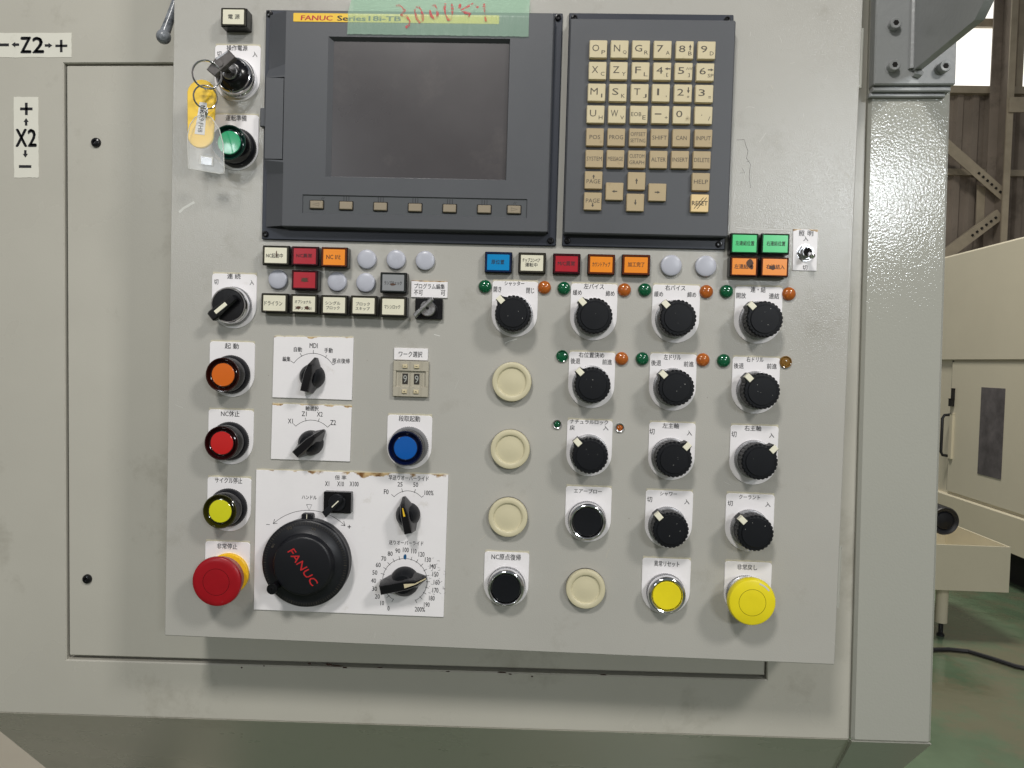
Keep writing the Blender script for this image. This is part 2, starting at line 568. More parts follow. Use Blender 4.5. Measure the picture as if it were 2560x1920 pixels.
sa = Pk(0, 1828, fold_y, HB); sb = Pk(115, 1920, fold_y, HB)
k1 = (sb[0] - sa[0]) / (sa[1] - sb[1]); DY = 330
sx0 = sa[0] - k1 * (fold_y - sa[1])
sd = Pk(2088, 1920, fold_y, HB); k2 = (bx1 - sd[0]) / (fold_y - sd[1])
mb = slope([(bx1, 0), (sx0 if sx0 > lef else lef, 0), (sx0 + k1 * DY, DY), (bx1 - k2 * DY, DY)], fold_y, HB, 'body_paint')
mb.build('skirt', machine, label='underside of the casing sloping back below the fold')
# chips of paint gone along the lip of the opening
mb = MB('paint_chip')
for px, py, w, h in ((822, 1670, 22, 7), (842, 1674, 40, 5), (862, 1678, 14, 5), (775, 1668, 10, 6), (604, 1678, 7, 5),
                     (950, 1678, 16, 3), (1120, 1688, 12, 3), (1255, 1690, 30, 5), (1275, 1694, 12, 4), (1510, 1696, 20, 3), (660, 1674, 5, 3), (1330, 1700, 8, 4)):
    x, y = PM(px, py - 9, HB); n = 9; k = .42
    mb.prism([(x + w * k * .5 * cos(2 * pi * i / n) * random.uniform(.6, 1.1), y + h * k * .5 * sin(2 * pi * i / n) * random.uniform(.5, 1.2)) for i in range(n)], HB - .2, HB + .06)
mb.build('paint_chip', machine, label='small dark chips in the paint below the cover plate')['kind'] = 'stuff'

# column at the right
HC = -82.0
cx0 = .408 * (D - HC); cx1 = .509 * (D - HC)
colb = PM(2230, 1858, HC)[1]
mb = MB('column_paint')
mb.box(cx0, cx1, colb, top, -170, HC, 3.0, r=2)
mb.build('column_cover', machine, label='tall glossy painted column with orange peel finish')
sd = Pk(2258, 1920, colb, HC); k3 = (cx1 - sd[0]) / (colb - sd[1])
mb = slope([(cx1, -.5), (cx0, -.5), (cx0 - k2 * DY, DY), (cx1 - k3 * DY, DY)], colb, HC, 'column_paint')
mb.build('column_skirt', machine)
mb = MB('column_paint')
mb.box(cx1 + .8, cx1 + 2.6, colb, top, -170, HC - 7, .4)
mb.build('side_sheet', machine)
# bracket
mx0, my0 = PM(2184, 212, HC + 12); mx1 = PM(2388, 212, HC + 12)[0]
mb = MB('bracket_paint')
mb.box(mx0, mx1, my0, top, HC + .05, HC + 13, 1.2, r=1.5)
mb.box(mx0 + 1, mx1 - 2.5, my0 - 5.5, my0 - .4, HC + .05, HC + 9, 1.0)
mb.box(mx0 - 1, mx1 - 6, my0 - 10, my0 - 6, HC + .05, HC + 5, 1.0)
plate = mb.build('mounting_plate', machine)
for px, py in ((2240, 57), (2237, 162), (2364, 165)):
    x, y = PM(px, py, HC + 20)
    mb = MB('bracket_paint')
    mb.lathe([(7.4, 0), (7.4, .4)], seg=24)
    mb.lathe([(5.8, 0), (5.8, 7.0), (5.2, 7.8), (3.2, 7.9), (3.0, 7.8)], seg=28)
    mb.lathe([(3.0, 7.85), (2.9, 7.95)], seg=6, m='gap_dark')
    mb.build('bolt', plate, (x, y, HC + 12.9))
# triangular gusset reaching out of the plate
gx, gy = PM(2290, 178, HC + 13)
mb = MB('bracket_paint')
poly = [(HC + 13, 0), (46, 2), (62, 14), (90, 60), (90, 330), (HC + 13, 330)]
T = Matrix(((0, 0, 1, gx - 4), (0, 1, 0, gy), (1, 0, 0, 0), (0, 0, 0, 1)))
mb.T = T
mb.prism(poly, 0, 9, .8)
mb.T = Matrix.Identity(4)
mb.tube([(gx - 5, gy + 330, HC + 14), (gx - 5.5, gy + 150, HC + 14), (gx - 5, gy + 2, HC + 14)], [3.2, 2.6, 3.6], 8)
mb.tube([(gx + 5, gy - 1, HC + 12), (gx + 2, gy - 3, HC + 14), (gx - 3, gy - 2, HC + 14)], [3.5, 5, 4], 8)
mb.build('gusset', machine, label='triangular welded gusset plate reaching out from the column')

# direction stickers
def sticker(px0, py0, px1, py1, texts, label):
    h = HB + .35
    x0, y1 = PM(px0, py0, h); x1, y0 = PM(px1, py1, h)
    mb = MB('sticker')
    n = 12; poly = []
    for a, b in (((x0, y0), (x1, y0)), ((x1, y0), (x1, y1)), ((x1, y1), (x0, y1)), ((x0, y1), (x0, y0))):
        for i in range(n):
            t = i / n; poly.append((a[0] + (b[0] - a[0]) * t + random.uniform(-.35, .35), a[1] + (b[1] - a[1]) * t + random.uniform(-.35, .35)))
    mb.prism(poly, HB, h)
    for fn in texts:
        fn(mb, h + .15)
    mb.build('sticker', machine, label=label)


def T_(t, px, py, w, hh, rot=0, bold=0):
    def f(mb, z):
        x, y = PM(px, py, HB); s = sc(px, py, HB)
        vs, fs = glyphs(t)
        for dx, dy in (((0, 0),) if not bold else ((-bold, 0), (bold, 0), (0, bold), (0, -bold))):
            mb.text(t, x + dx, y + dy, w * s if w else 0, hh * s, z + (abs(dx) + dx + 2 * dy) * .02, rot)
    return f


def bar_(px0, py0, px1, py1):
    def f(mb, z):
        x0, y1 = PM(px0, py0, HB); x1, y0 = PM(px1, py1, HB)
        mb.add([(x0, y0, z), (x1, y0, z), (x1, y1, z), (x0, y1, z)], [(0, 1, 2, 3)], 'print_black')
    return f


def arrow_(px, py, L, ang, w=6, head=13):
    def f(mb, z):
        x, y = PM(px, py, HB); s = sc(px, py, HB); c, sn = cos(radians(ang)), sin(radians(ang))
        pts = [(-L / 2, -w / 2), (0, -w / 2), (0, -head / 2), (L / 2, 0), (0, head / 2), (0, w / 2), (-L / 2, w / 2)]
        q = [(x + (a * c - b * sn) * s, y + (a * sn + b * c) * s, z) for a, b in pts]
        mb.add(q, [(0, 1, 5, 6), (2, 3, 4), ], 'print_black')
    return f


z0 = frame(0, 0, .31646)
sticker(-60, 83, 179, 143, [bar_(-6, 109, 23, 116), arrow_(39, 112, 19, 180), T_('Z', 65, 113, 25, 37, bold=.7), T_('2', 96, 113, 27, 37, bold=.7), arrow_(122, 114, 19, 0),
                            bar_(139, 112, 169, 118), bar_(150.5, 100, 157, 131)],
        'white sticker reading minus Z2 plus with arrows')
sticker(34, 242, 97, 444, [bar_(51, 269, 82, 276), bar_(63, 257, 70, 288), arrow_(66, 305, 18, 90), T_('X', 54, 345, 27, 41, bold=.7), T_('2', 81, 345, 20, 41, bold=.7),
                           arrow_(64, 385, 18, -90), bar_(48, 413, 79, 420)],
        'upright white sticker reading plus X2 minus with arrows')

# grey lever hanging from behind the panel
def hb(px, py, h):
    x, y = P(px, py, h); return (x, y, h)
root = thing('lever', 'grey lever with dark rounded end sticking out behind the upper left panel edge', 'lever', ORG, rot=UP)
mb = MB('rod_grey')
mb.tube([hb(452, -40, -55), hb(438, 10, -52), hb(424, 50, -50), hb(413, 80, -48)], [4.0, 4.2, 4.6, 5.2], 20)
mb.build('rod', root)
mb = MB('rod_grey')
c = hb(409, 92, -47)
mb.lathe([(7.4 * cos(radians(a)) + .01, 7.4 * sin(radians(a))) for a in range(-90, 91, 12)], cx=c[0], cy=c[1], seg=24)
mb.v = [(x, y, z + c[2]) for x, y, z in mb.v]
mb.build('rounded_end', root)

# ================================================================== the control panel
panel = thing('control_panel', 'grey machine control panel with screen, keypad, lamps, knobs and push buttons', 'control panel', ORG, rot=UP)
px0, py0 = P(411, 1589); px1 = P(2087, 1660)[0]
mb = MB('panel_paint')
mb.prism(rrect(px0, px1, py0, top, 1.2, 3), HB + 1, 0, .8)
mb.build('panel_box', panel, label='sheet metal box front that all the controls are mounted in')
for ya, yb, xx in ((76, 224, 2160), (731, 878, 2131), (1364, 1515, 2103)):
    a = P(xx - 2, ya, -8); b = P(xx - 2, yb, -8)
    mb = MB('column_paint')
    mb.tube([(px1 + 1.4, a[1], -5), (px1 + 1.4, b[1], -5)], 2.4, 10)
    mb.build('hinge', panel)
mb = MB('mark_white')
for pts, w in ((((448, 531), (460, 520), (474, 512), (486, 505)), 2.4), (((1262, 858), (1275, 852), (1292, 848)), 1.0),
               (((1840, 568), (1870, 572), (1935, 574), (2025, 577)), .9), (((1085, 836), (1100, 840)), .8)):
    mb.stroke([P(*p) for p in pts], w, .08)
random.seed(23)
for i in range(46):
    qx, qy = random.uniform(430, 2110), random.uniform(640, 1620)
    if i < 12:
        qx, qy = random.uniform(1850, 2120), random.uniform(60, 560)
    u = P(qx, qy); th = random.gauss(-1.3, .7); l = random.uniform(2, 11); bnd = random.uniform(-.08, .08) * l
    mb.stroke([(u[0] + l * t * cos(th) - bnd * 4 * t * (1 - t) * sin(th), u[1] + l * t * sin(th) + bnd * 4 * t * (1 - t) * cos(th)) for t in (0, .3, .6, 1)],
              random.uniform(.08, .22), .05 + i * .0006, 'mark_white' if i % 3 else 'glue_cream')
for i in range(60):
    qx, qy = random.uniform(430, 2110), random.uniform(640, 1640); u = P(qx, qy); r_ = random.uniform(.15, .5)
    mb.add([(u[0] + r_ * cos(a_) * random.uniform(.6, 1.2), u[1] + r_ * sin(a_) * random.uniform(.6, 1.2), .05) for a_ in (0, 1.1, 2.2, 3.3, 4.4, 5.4)], [(0, 1, 2, 3, 4, 5)], 'smudge' if i % 3 == 0 else 'glue_cream')
mb.build('scuff', panel, label='pale scuff marks on the panel paint')['kind'] = 'stuff'

mb = MB('gap_dark')
for pts, w in ((((1842, 350), (1861, 349), (1864, 362), (1870, 378), (1866, 396), (1876, 410), (1873, 440), (1876, 470)), .28),
               (((1850, 433), (1862, 432), (1855, 420)), .25), (((1866, 405), (1874, 402)), .22)):
    mb.stroke([P(*p) for p in pts], w, .07)
mb.build('paint_crack', panel, label='fine crack in the paint right of the keypad')
INK = .12   # mm that print stands above its ground


def rect_px(x0, y0, x1, y1, h):
    a = P(x0, y0, h); b = P(x1, y1, h); c = P(x0, y1, h); d = P(x1, y0, h)
    return (a[0] + c[0]) / 2, (c[1] + b[1]) / 2, (b[0] + d[0]) / 2, (a[1] + d[1]) / 2


def texts_on(mb, items, h, ox, oy, m='print_black'):
    """items: (text, px, py, w px, h px[, rot]) in photograph pixels -> print on the plane h, relative to (ox, oy)"""
    for it in items:
        t, px, py, w, hh = it[:5]; rot = it[5] if len(it) > 5 else 0
        x, y = P(px, py, h); s = sc(px, py, h)
        mb.text(t, x - ox, y - oy, w * s, hh * s, h + INK, rot, m)


def fr(f, items):
    s = FS[f]; out = []
    for it in items:
        x, y = f(it[1], it[2]); out.append((it[0], x, y, it[3] * s, it[4] * s) + tuple(it[5:]))
    return out


yt_strip = {}


def legend(parent, ox, oy, f, x0, x1, yt, yb, items, m='legend_white', label=None):
    """white legend plate, straight top, round bottom"""
    s = FS[f]; A = f(x0, yt); B = f(x1, yb)
    w = (x1 - x0) * s * sc(A[0], A[1], 1)
    cxm = P((A[0] + B[0]) / 2, (A[1] + B[1]) / 2, 1)[0]
    yT = P((A[0] + B[0]) / 2, A[1] + 3, 1)[1]; yB = P((A[0] + B[0]) / 2, B[1], 1)[1]
    r = w / 2; c = yB + r * .98
    poly = []
    for i in range(25):
        a = radians(180 + 180 * i / 24)
        poly.append((cxm + r * cos(a), c + r * .98 * sin(a)))
    rr = 3.0
    for i in range(5):
        a = radians(90 * i / 4); poly.append((cxm + r - rr + rr * cos(a), yT - rr + rr * sin(a)))
    for i in range(5):
        a = radians(90 + 90 * i / 4); poly.append((cxm - r + rr + rr * cos(a), yT - rr + rr * sin(a)))
    poly = [(x - ox, y - oy) for x, y in poly]
    mb = MB(m)
    mb.prism(poly, 0, 1.0, .25)
    if yt_strip.get(f, True):
        xa, xb, yy_ = cxm - ox - r + .6, cxm - ox + r - .3, yT - oy
        pts = [(xa + (xb - xa) * i / 14, yy_ + 1.5 + random.uniform(-.35, .35)) for i in range(15)]
        mb.prism([(xa, yy_ - 2.6), (xb, yy_ - 2.6)] + pts[::-1], 0, .45, 0, 'glue_cream')
    texts_on(mb, fr(f, items), 1.0, ox, oy)
    return mb.build('legend_plate', parent)


# ---- rectangular indicator lamps
def rect_lamp(f, x0, y0, x1, y1, H, colour, items, label, m_ink='print_black', smudges=(), win=(.80, .76)):
    A = f(x0, y0); B = f(x1, y1)
    a = rect_px(A[0], A[1], B[0], B[1], H)
    cx, cy = (a[0] + a[2]) / 2, (a[1] + a[3]) / 2; w, h = a[2] - a[0], a[3] - a[1]
    mb = MB('black_gloss')
    mb.box(-w / 2 - .5, w / 2 + .5, -h / 2 - .5, h / 2 + .5, 0, H - 2.2, .5, r=.8)
    o = mb.build('indicator_lamp', panel, (cx, cy, 0), label=label)
    mb = MB(colour + '_rim')
    W, Hh = w / 2 - .1, h / 2 - .1
    iw, ih = w / 2 * win[0] + .6, h / 2 * win[1] + .6
    # raised rim of the coloured cap: outer wall, rounded top, slope in to the window
    n = rrect(-W, W, -Hh, Hh, 1.0, 3); q = rrect(-iw, iw, -ih, ih, .5, 3)
    k = len(n)
    n2 = offset(n, -.5); q2 = offset(q, -.1)
    rings = [[(x, y, H - 2.3) for x, y in n], [(x, y, H - .5) for x, y in n], [(x, y, H) for x, y in n2],
             [(x, y, H) for x, y in offset(q, .7)], [(x, y, H - .7) for x, y in q2]]
    vs = [p for r in rings for p in r]; fs = []
    for r in range(4):
        for i in range(k):
            j = (i + 1) % k
            fs.append((r * k + i, r * k + j, (r + 1) * k + j, (r + 1) * k + i))
    mb.add(vs, fs)
    mb.build('cap_rim', o)
    mb = MB(colour)
    mb.box(-iw, iw, -ih, ih, H - 2.1, H - .68)
    mb2z = H - .68
    for it in fr(f, items):
        t, px, py, tw, th = it[:5]
        x, y = P(px, py, mb2z); s = sc(px, py, mb2z)
        mb.text(t, x - cx, y - cy, tw * s, th * s, mb2z + .1, 0, m_ink)
    for sx, sy, sw, sh in smudges:
        qx, qy = f(sx, sy); x, y = P(qx, qy, mb2z); s = sc(qx, qy, mb2z) * FS[f]; n = 14
        mb.add([(x - cx + sw * s / 2 * cos(2 * pi * i / n) * random.uniform(.7, 1.1), y - cy + sh * s / 2 * sin(2 * pi * i / n) * random.uniform(.7, 1.1), mb2z + .16) for i in range(n)], [tuple(range(n))], 'smudge')
    mb.build('lens', o)
    return o


zz = frame(0, 0, .31646)
FS[zz] = .31646
rect_lamp(zz, 1743, 60, 1940, 200, 15, 'lens_white', [('電 源', 1848, 132, 92, 36)], 'cream lamp reading power, alone at the top left corner of the panel')
LM = 'lens_'
rect_lamp(F1, 555, 77, 763, 226, 13, 'lens_white', [('NC起動中', 652, 155, 132, 36)], 'cream lamp in the top row left of the red NC lamp, writing smudged', smudges=((668, 140, 10, 55),))
rect_lamp(F1, 785, 84, 993, 232, 13, 'lens_red', [('NC異常', 886, 155, 122, 32)], 'dark red lamp of the top row between the cream and the orange lamp')
rect_lamp(F1, 1020, 90, 1222, 242, 13, 'lens_orange', [('NC Iﾊﾋ', 1118, 165, 112, 36)], 'orange lamp of the top row at the left below the screen')
rect_lamp(F1, 785, 272, 987, 422, 13, 'lens_red', [('油圧', 890, 345, 62, 32)], 'bright red lamp of the middle row with a dark smudge', smudges=((890, 348, 56, 36),))
rect_lamp(F1, 1487, 290, 1690, 445, 13, 'lens_grey', [('ランプチェック', 1588, 372, 138, 30)], 'grey lamp check button with a dark smudge on its writing', smudges=((1584, 382, 50, 18),))
rect_lamp(F1, 545, 455, 752, 603, 13, 'lens_white', [('ドライラン', 643, 532, 140, 34)], 'cream dry run button, first of the bottom row under the screen')
rect_lamp(F1, 778, 462, 987, 610, 13, 'lens_white', [('オプショナル', 877, 520, 130, 26), ('ストップM01', 877, 570, 130, 28)], 'cream optional stop button with blotted writing, second of the bottom row', smudges=((842, 566, 44, 26), (908, 568, 34, 30)))
rect_lamp(F1, 1018, 470, 1224, 620, 13, 'lens_white', [('シングル', 1113, 530, 118, 28), ('ブロック', 1113, 567, 106, 28)], 'cream single block button, third of the bottom row')
rect_lamp(F1, 1252, 474, 1456, 626, 13, 'lens_white', [('ブロック', 1350, 537, 110, 28), ('スキップ', 1348, 574, 112, 26)], 'cream block skip button, fourth of the bottom row')
rect_lamp(F1, 1486, 482, 1690, 635, 13, 'lens_white', [('マシンロック', 1582, 560, 126, 32)], 'cream machine lock button, last of the bottom row')
R2 = dict(win=(.80, .72))
rect_lamp(F2, 124, 165, 279, 284, 8, 'lens_blue', [('原位置', 199, 223, 76, 27)], 'blue lamp at the left end of the row over the knobs', **R2)
rect_lamp(F2, 322, 169, 478, 288, 8, 'lens_white', [('チップコンベア', 396, 213, 104, 24), ('運転中', 396, 240, 72, 24)], 'cream chip conveyor lamp right of the blue lamp', **R2)
rect_lamp(F2, 526, 175, 682, 292, 8, 'lens_red', [('M/C異常', 602, 232, 100, 28)], 'dark red lamp right of the cream chip conveyor lamp', **R2)
rect_lamp(F2, 730, 179, 886, 296, 8, 'lens_orange', [('カウントアップ', 807, 238, 104, 28)], 'orange count up lamp right of the dark red lamp', **R2)
rect_lamp(F2, 932, 181, 1094, 300, 8, 'lens_orange', [('加工完了', 1013, 238, 98, 28)], 'orange lamp left of the two plug buttons under the keypad', **R2)
rect_lamp(F2, 1572, 55, 1732, 172, 13, 'lens_green', [('左連結位置', 1653, 113, 110, 28)], 'green lamp of the block of four, upper left', win=(.84, .8))
rect_lamp(F2, 1752, 57, 1916, 174, 13, 'lens_green', [('右連結位置', 1835, 115, 110, 28)], 'green lamp of the block of four, beside the toggle switch', win=(.84, .8))
rect_lamp(F2, 1570, 194, 1728, 305, 13, 'lens_orange', [('左連結入', 1645, 250, 108, 28)], 'orange lamp of the block of four with a large brown smear, lower left', smudges=((1682, 232, 48, 50), (1692, 255, 22, 30)), win=(.84, .8))
rect_lamp(F2, 1750, 197, 1910, 308, 13, 'lens_orange', [('右連結入', 1832, 252, 108, 28)], 'orange lamp of the block of four with a dark oval smear, lower right', smudges=((1813, 256, 44, 28),), win=(.84, .8))

# ---- silver plug caps
for f, x, y, r in ((F1, 1378, 182, 9.2), (F1, 1610, 185, 9.2), (F1, 1840, 193, 9.2), (F1, 675, 343, 9.2), (F1, 1143, 360, 9.2), (F1, 1370, 367, 9.2),
                   (F2, 1220, 243, 9.9), (F2, 1424, 247, 9.9)):
    px, py = f(x, y); X, Y = P(px, py, 4)
    mb = MB('plug_silver')
    mb.lathe([(r + .3, 0), (r + .3, 3.0), (r - .1, 3.6), (r - .7, 4.0), (r * .7, 4.5), (r * .35, 4.75), (.01, 4.8)], seg=64,
             knurl=({0, 1}, 32, .35))
    mb.build('hole_plug', panel, (X, Y, 0), angle=50)

# ---- beige blanking caps
for f, x, y in ((F3, 281, 270), (F3, 271, 668), (F4, 258, 222), (F4, 716, 645)):
    px, py = f(x, y); X, Y = P(px, py, 7)
    mb = MB('gap_dark')
    mb.lathe([(19.4, 0), (19.4, 1.2)], seg=56)
    mb.lathe([(18.9, 1.2), (19.3, 2.2), (19.2, 5.6), (18.6, 6.8), (17.4, 7.2), (14.8, 7.2), (13.9, 6.7), (13.3, 5.6), (12.2, 5.5), (8, 6.2), (.01, 6.6)], seg=72, m='cap_beige')
    mb.build('blanking_cap', panel, (X, Y, 0), angle=45)


# ---- rotary selector knobs
def flute(r, n, d, ph=0):
    k = n * 8
    return [((r - d * (.5 + .5 * cos(n * 2 * pi * i / k + ph)) ** 3) * cos(2 * pi * i / k), (r - d * (.5 + .5 * cos(n * 2 * pi * i / k + ph)) ** 3) * sin(2 * pi * i / k)) for i in range(k)]


def round_knob(f, plate, face, ptr, items, label, H=25):
    px, py = f(*face); X, Y = P(px, py, H)
    qx, qy = f(*ptr); u = P(qx, qy, H); ang = atan2(u[1] - Y, u[0] - X)
    mb = MB('knurl')
    mb.lathe([(18.6, 1.0), (18.6, 4.2), (18.0, 5.0), (17.4, 5.2), (16.8, 7.5)], seg=120, knurl=({0, 1}, 60, .45))
    o = mb.build('selector_switch', panel, (X, Y, 0), angle=30, label=label)
    legend(o, X, Y, f, plate[0], plate[1], plate[2], plate[3], items)
    mb = MB('knob_black')
    mb.lathe([(15.6, 6), (15.4, 11), (14.6, 11.5)], seg=48)
    mb.prism(flute(17.1, 26, .9), 11, H - .6, 1.6, inset=1.2)
    mb.lathe([(15.9, H - .9), (14.5, H - .5), (14.1, H - 2.0), (13.5, H - 2.0), (13.3, H + .1), (12.9, H + .5), (8, H + .62), (.01, H + .66)], seg=64)
    T = Matrix.Rotation(ang, 4, 'Z'); mb.T = T
    mb.prism([(9, -6.2), (15.5, -5.8), (18.6, -3.6), (20.6, -3.3), (20.6, 3.3), (18.6, 3.6), (15.5, 5.8), (9, 6.2)], 9, H - .5, .7)
    mb.T = Matrix.Identity(4)
    for _ in range(random.randint(1, 4)):
        a_ = random.uniform(0, 6.28); r_ = random.uniform(2, 12); q_ = random.uniform(.1, .28)
        u_, v_ = r_ * cos(a_), r_ * sin(a_)
        mb.add([(u_ + q_ * cos(b_), v_ + q_ * sin(b_) * random.uniform(.6, 2.2), H + .72) for b_ in (0, 1.3, 2.5, 3.8, 5)], [(0, 1, 2, 3, 4)], 'mark_white')
    mb.build('knob', o, angle=32)
    mb = MB('window_white'); mb.T = T
    mb.prism([(13.9, -2.7), (20.9, -2.7), (20.9, 2.7), (13.9, 2.7)], H - 6, H + .5, .3)
    mb.build('pointer_mark', o)
    return o


round_knob(F2, (163, 432, 330, 665), (288, 525), (215, 445), [('シャッター', 297, 350, 116, 27), ('開き', 197, 385, 46, 33), ('閉じ', 390, 392, 46, 33)], 'shutter selector knob under the chip conveyor lamp, pointer turned up left')
round_knob(F2, (625, 900, 345, 685), (768, 540), (695, 455), [('左バイス', 764, 367, 118, 32), ('緩め', 667, 403, 52, 32), ('締め', 860, 409, 52, 32)], 'left vice selector knob, second of the top knob row')
round_knob(F2, (1105, 1385, 352, 700), (1262, 552), (1187, 470), [('右バイス', 1243, 376, 118, 32), ('緩め', 1145, 412, 52, 32), ('締め', 1340, 416, 52, 32)], 'right vice selector knob, third of the top knob row')
round_knob(F2, (1590, 1870, 362, 705), (1772, 560), (1692, 477), [('連・結', 1730, 386, 88, 34), ('開放', 1630, 421, 56, 34), ('連結', 1824, 424, 60, 34)], 'coupling selector knob at the right end of the top knob row')
round_knob(F3, (614, 886, 88, 425), (757, 290), (680, 208), [('右位置決め', 750, 112, 150, 32), ('後退', 655, 147, 56, 34), ('前進', 842, 153, 56, 32)], 'right positioning selector knob, first of the second knob row')
round_knob(F3, (1090, 1365, 98, 440), (1250, 305), (1170, 222), [('左ドリル', 1226, 124, 100, 32), ('後退', 1130, 158, 58, 34), ('前進', 1322, 165, 58, 32)], 'left drill selector knob in the middle of the second knob row')
round_knob(F3, (1575, 1855, 118, 458), (1755, 325), (1675, 242), [('右ドリル', 1712, 138, 100, 32), ('後退', 1616, 175, 58, 34), ('前進', 1811, 178, 58, 32)], 'right drill selector knob at the right end of the second knob row')
round_knob(F3, (603, 870, 488, 825), (742, 707), (668, 625), [('ナチュラルロック', 736, 506, 224, 26), ('戻', 637, 539, 30, 30), ('入', 834, 541, 32, 28)], 'natural lock selector knob under the right positioning knob')
round_knob(F3, (1085, 1358, 503, 848), (1237, 728), (1315, 648), [('左主軸', 1216, 528, 96, 32), ('切', 1106, 562, 30, 34), ('入', 1326, 571, 30, 30)], 'left spindle selector knob with its pointer turned up right')
round_knob(F3, (1563, 1845, 520, 875), (1742, 742), (1822, 668), [('右主軸', 1699, 543, 98, 32), ('切', 1588, 578, 30, 34), ('入', 1810, 584, 30, 30)], 'right spindle selector knob with its pointer turned up right')
round_knob(F4, (1065, 1343, 55, 400), (1218, 298), (1145, 212), [('シャワー', 1203, 82, 100, 24), ('切', 1092, 114, 30, 32), ('入', 1311, 128, 30, 30)], 'shower selector knob beside the chrome air blow button')
round_knob(F4, (1537, 1822, 75, 420), (1718, 316), (1637, 234), [('クーラント', 1680, 101, 124, 26), ('切', 1566, 137, 30, 32), ('入', 1788, 144, 30, 30)], 'coolant selector knob above the yellow mushroom button')


# ---- chrome ringed push buttons
def chrome_button(f, plate, face, col, items, label, H=14):
    px, py = f(*face); X, Y = P(px, py, H)
    mb = MB('knurl')
    mb.lathe([(18.7, 1.0), (18.7, 4.5), (18.2, 5.2)], seg=120, knurl=({0, 1}, 60, .45))
    mb.lathe([(18.0, 5.0), (18.1, 10.5), (17.8, 12.4), (16.9, 13.6), (15.9, 14), (15.0, 13.7), (14.3, 12.6), (14.1, 10.2)], seg=72, m='chrome')
    o = mb.build('push_button', panel, (X, Y, 0), label=label)
    legend(o, X, Y, f, plate[0], plate[1], plate[2], plate[3], items)
    mb = MB(col)
    mb.lathe([(13.9, 9), (13.7, 12.4), (13.2, 12.9), (9, 12.8), (.01, 12.7)], seg=64)
    mb.build('button_face', o)


chrome_button(F4, (595, 865, 33, 365), (727, 250), 'knob_black', [('エアーブロー', 729, 65, 164, 26)], 'black air blow push button in a chrome ring beside the shower knob')
chrome_button(F4, (117, 380, 417, 745), (246, 641), 'knob_black', [('NC原点復帰', 248, 453, 172, 36)], 'black push button in a chrome ring at the lower left of the knob field')
chrome_button(F4, (1045, 1330, 455, 790), (1196, 683), 'yellow_button', [('異常リセット', 1193, 493, 148, 34)], 'flat yellow reset push button in a chrome ring')

# ---- yellow mushroom
px, py = F4(1697, 722); H = 28; X, Y = P(px, py, H)
mb = MB('knurl')
mb.lathe([(18.7, 1.0), (18.7, 5), (16, 6.5), (12.5, 7), (12.5, 17)], seg=120, knurl=({0, 1}, 60, .45))
o = mb.build('mushroom_button', panel, (X, Y, 0), label='large round yellow mushroom button at the lower right corner')
legend(o, X, Y, F4, 1530, 1806, 475, 800, [('非常戻し', 1666, 513, 118, 34)])
mb = MB('yellow_button')
mb.lathe([(13, 15), (20.5, 17), (22.0, 19.2), (22.4, 22.5), (22.2, 25.5), (21.2, 27.4), (19.6, 28), (6, 28.05), (.01, 28.05)], seg=80)
mb.ring(12.5, .3, 28.12, m='round_yellow_rim')
mb.ring(19, 1.4, 28.15, a0=38, a1=72, n=10, m='mark_white')  # pale arc near the upper right of the rim
mb.build('mushroom_head', o)


# ---- illuminated push buttons with guard
def lit_button(f, plate, face, col, items, label, H=22, ring='black_plastic'):
    px, py = f(*face); X, Y = P(px, py, H)
    mb = MB(ring)
    mb.lathe([(19.2, 1.0), (19.2, 3.6), (18.2, 5.2), (17.3, 6.5)], seg=120, knurl=({0, 1}, 60, .4))
    mb.lathe([(16.6, 6), (16.6, H - .6), (16.2, H)], seg=64, m='black_gloss', cap=False)
    o = mb.build('illuminated_button', panel, (X, Y, 0), label=label)
    legend(o, X, Y, f, plate[0], plate[1], plate[2], plate[3], items)
    mb = MB(col + '_rim')
    mb.lathe([(16.5, 8), (16.55, H + .1), (16.1, H + .5), (15.4, H + .4), (13.6, H - 3.8), (12.8, H - 4.2), (12.2, H - 3.9), (11.8, H - 1.4), (11.0, H - 1.2)], seg=72, cap=False)
    mb.build('guard_ring', o)
    mb = MB(col)
    mb.lathe([(11.2, H - 3), (11.1, H - 1.1), (10.7, H - .75), (6, H - .6), (.01, H - .55)], seg=64)
    mb.build('lens', o)


g_ = frame(500, 80, .21687); FS[g_] = .21687
lit_button(g_, (160, 672, 940, 1595), (330, 1272), 'round_green', [('運転準備', 417, 993, 242, 68)], 'green illuminated button half hidden by the hanging key tags')
lit_button(F5, (200, 556, 100, 545), (305, 370), 'round_orange', [('起 動', 378, 143, 110, 44)], 'orange illuminated button in the left column')
lit_button(F5, (190, 547, 637, 1078), (295, 910), 'round_red', [('NC休止', 366, 677, 146, 46)], 'red illuminated button in the left column')
lit_button(F6, (182, 527, 97, 532), (282, 375), 'round_yellow', [('サイクル停止', 352, 130, 216, 44)], 'yellow illuminated button above the emergency stop')
lit_button(F5, (1603, 1956, 680, 1115), (1748, 950), 'round_blue', [('段取起動', 1781, 716, 168, 46)], 'blue illuminated button in a knurled grey ring, right of the axis knob', ring='guard_clear')

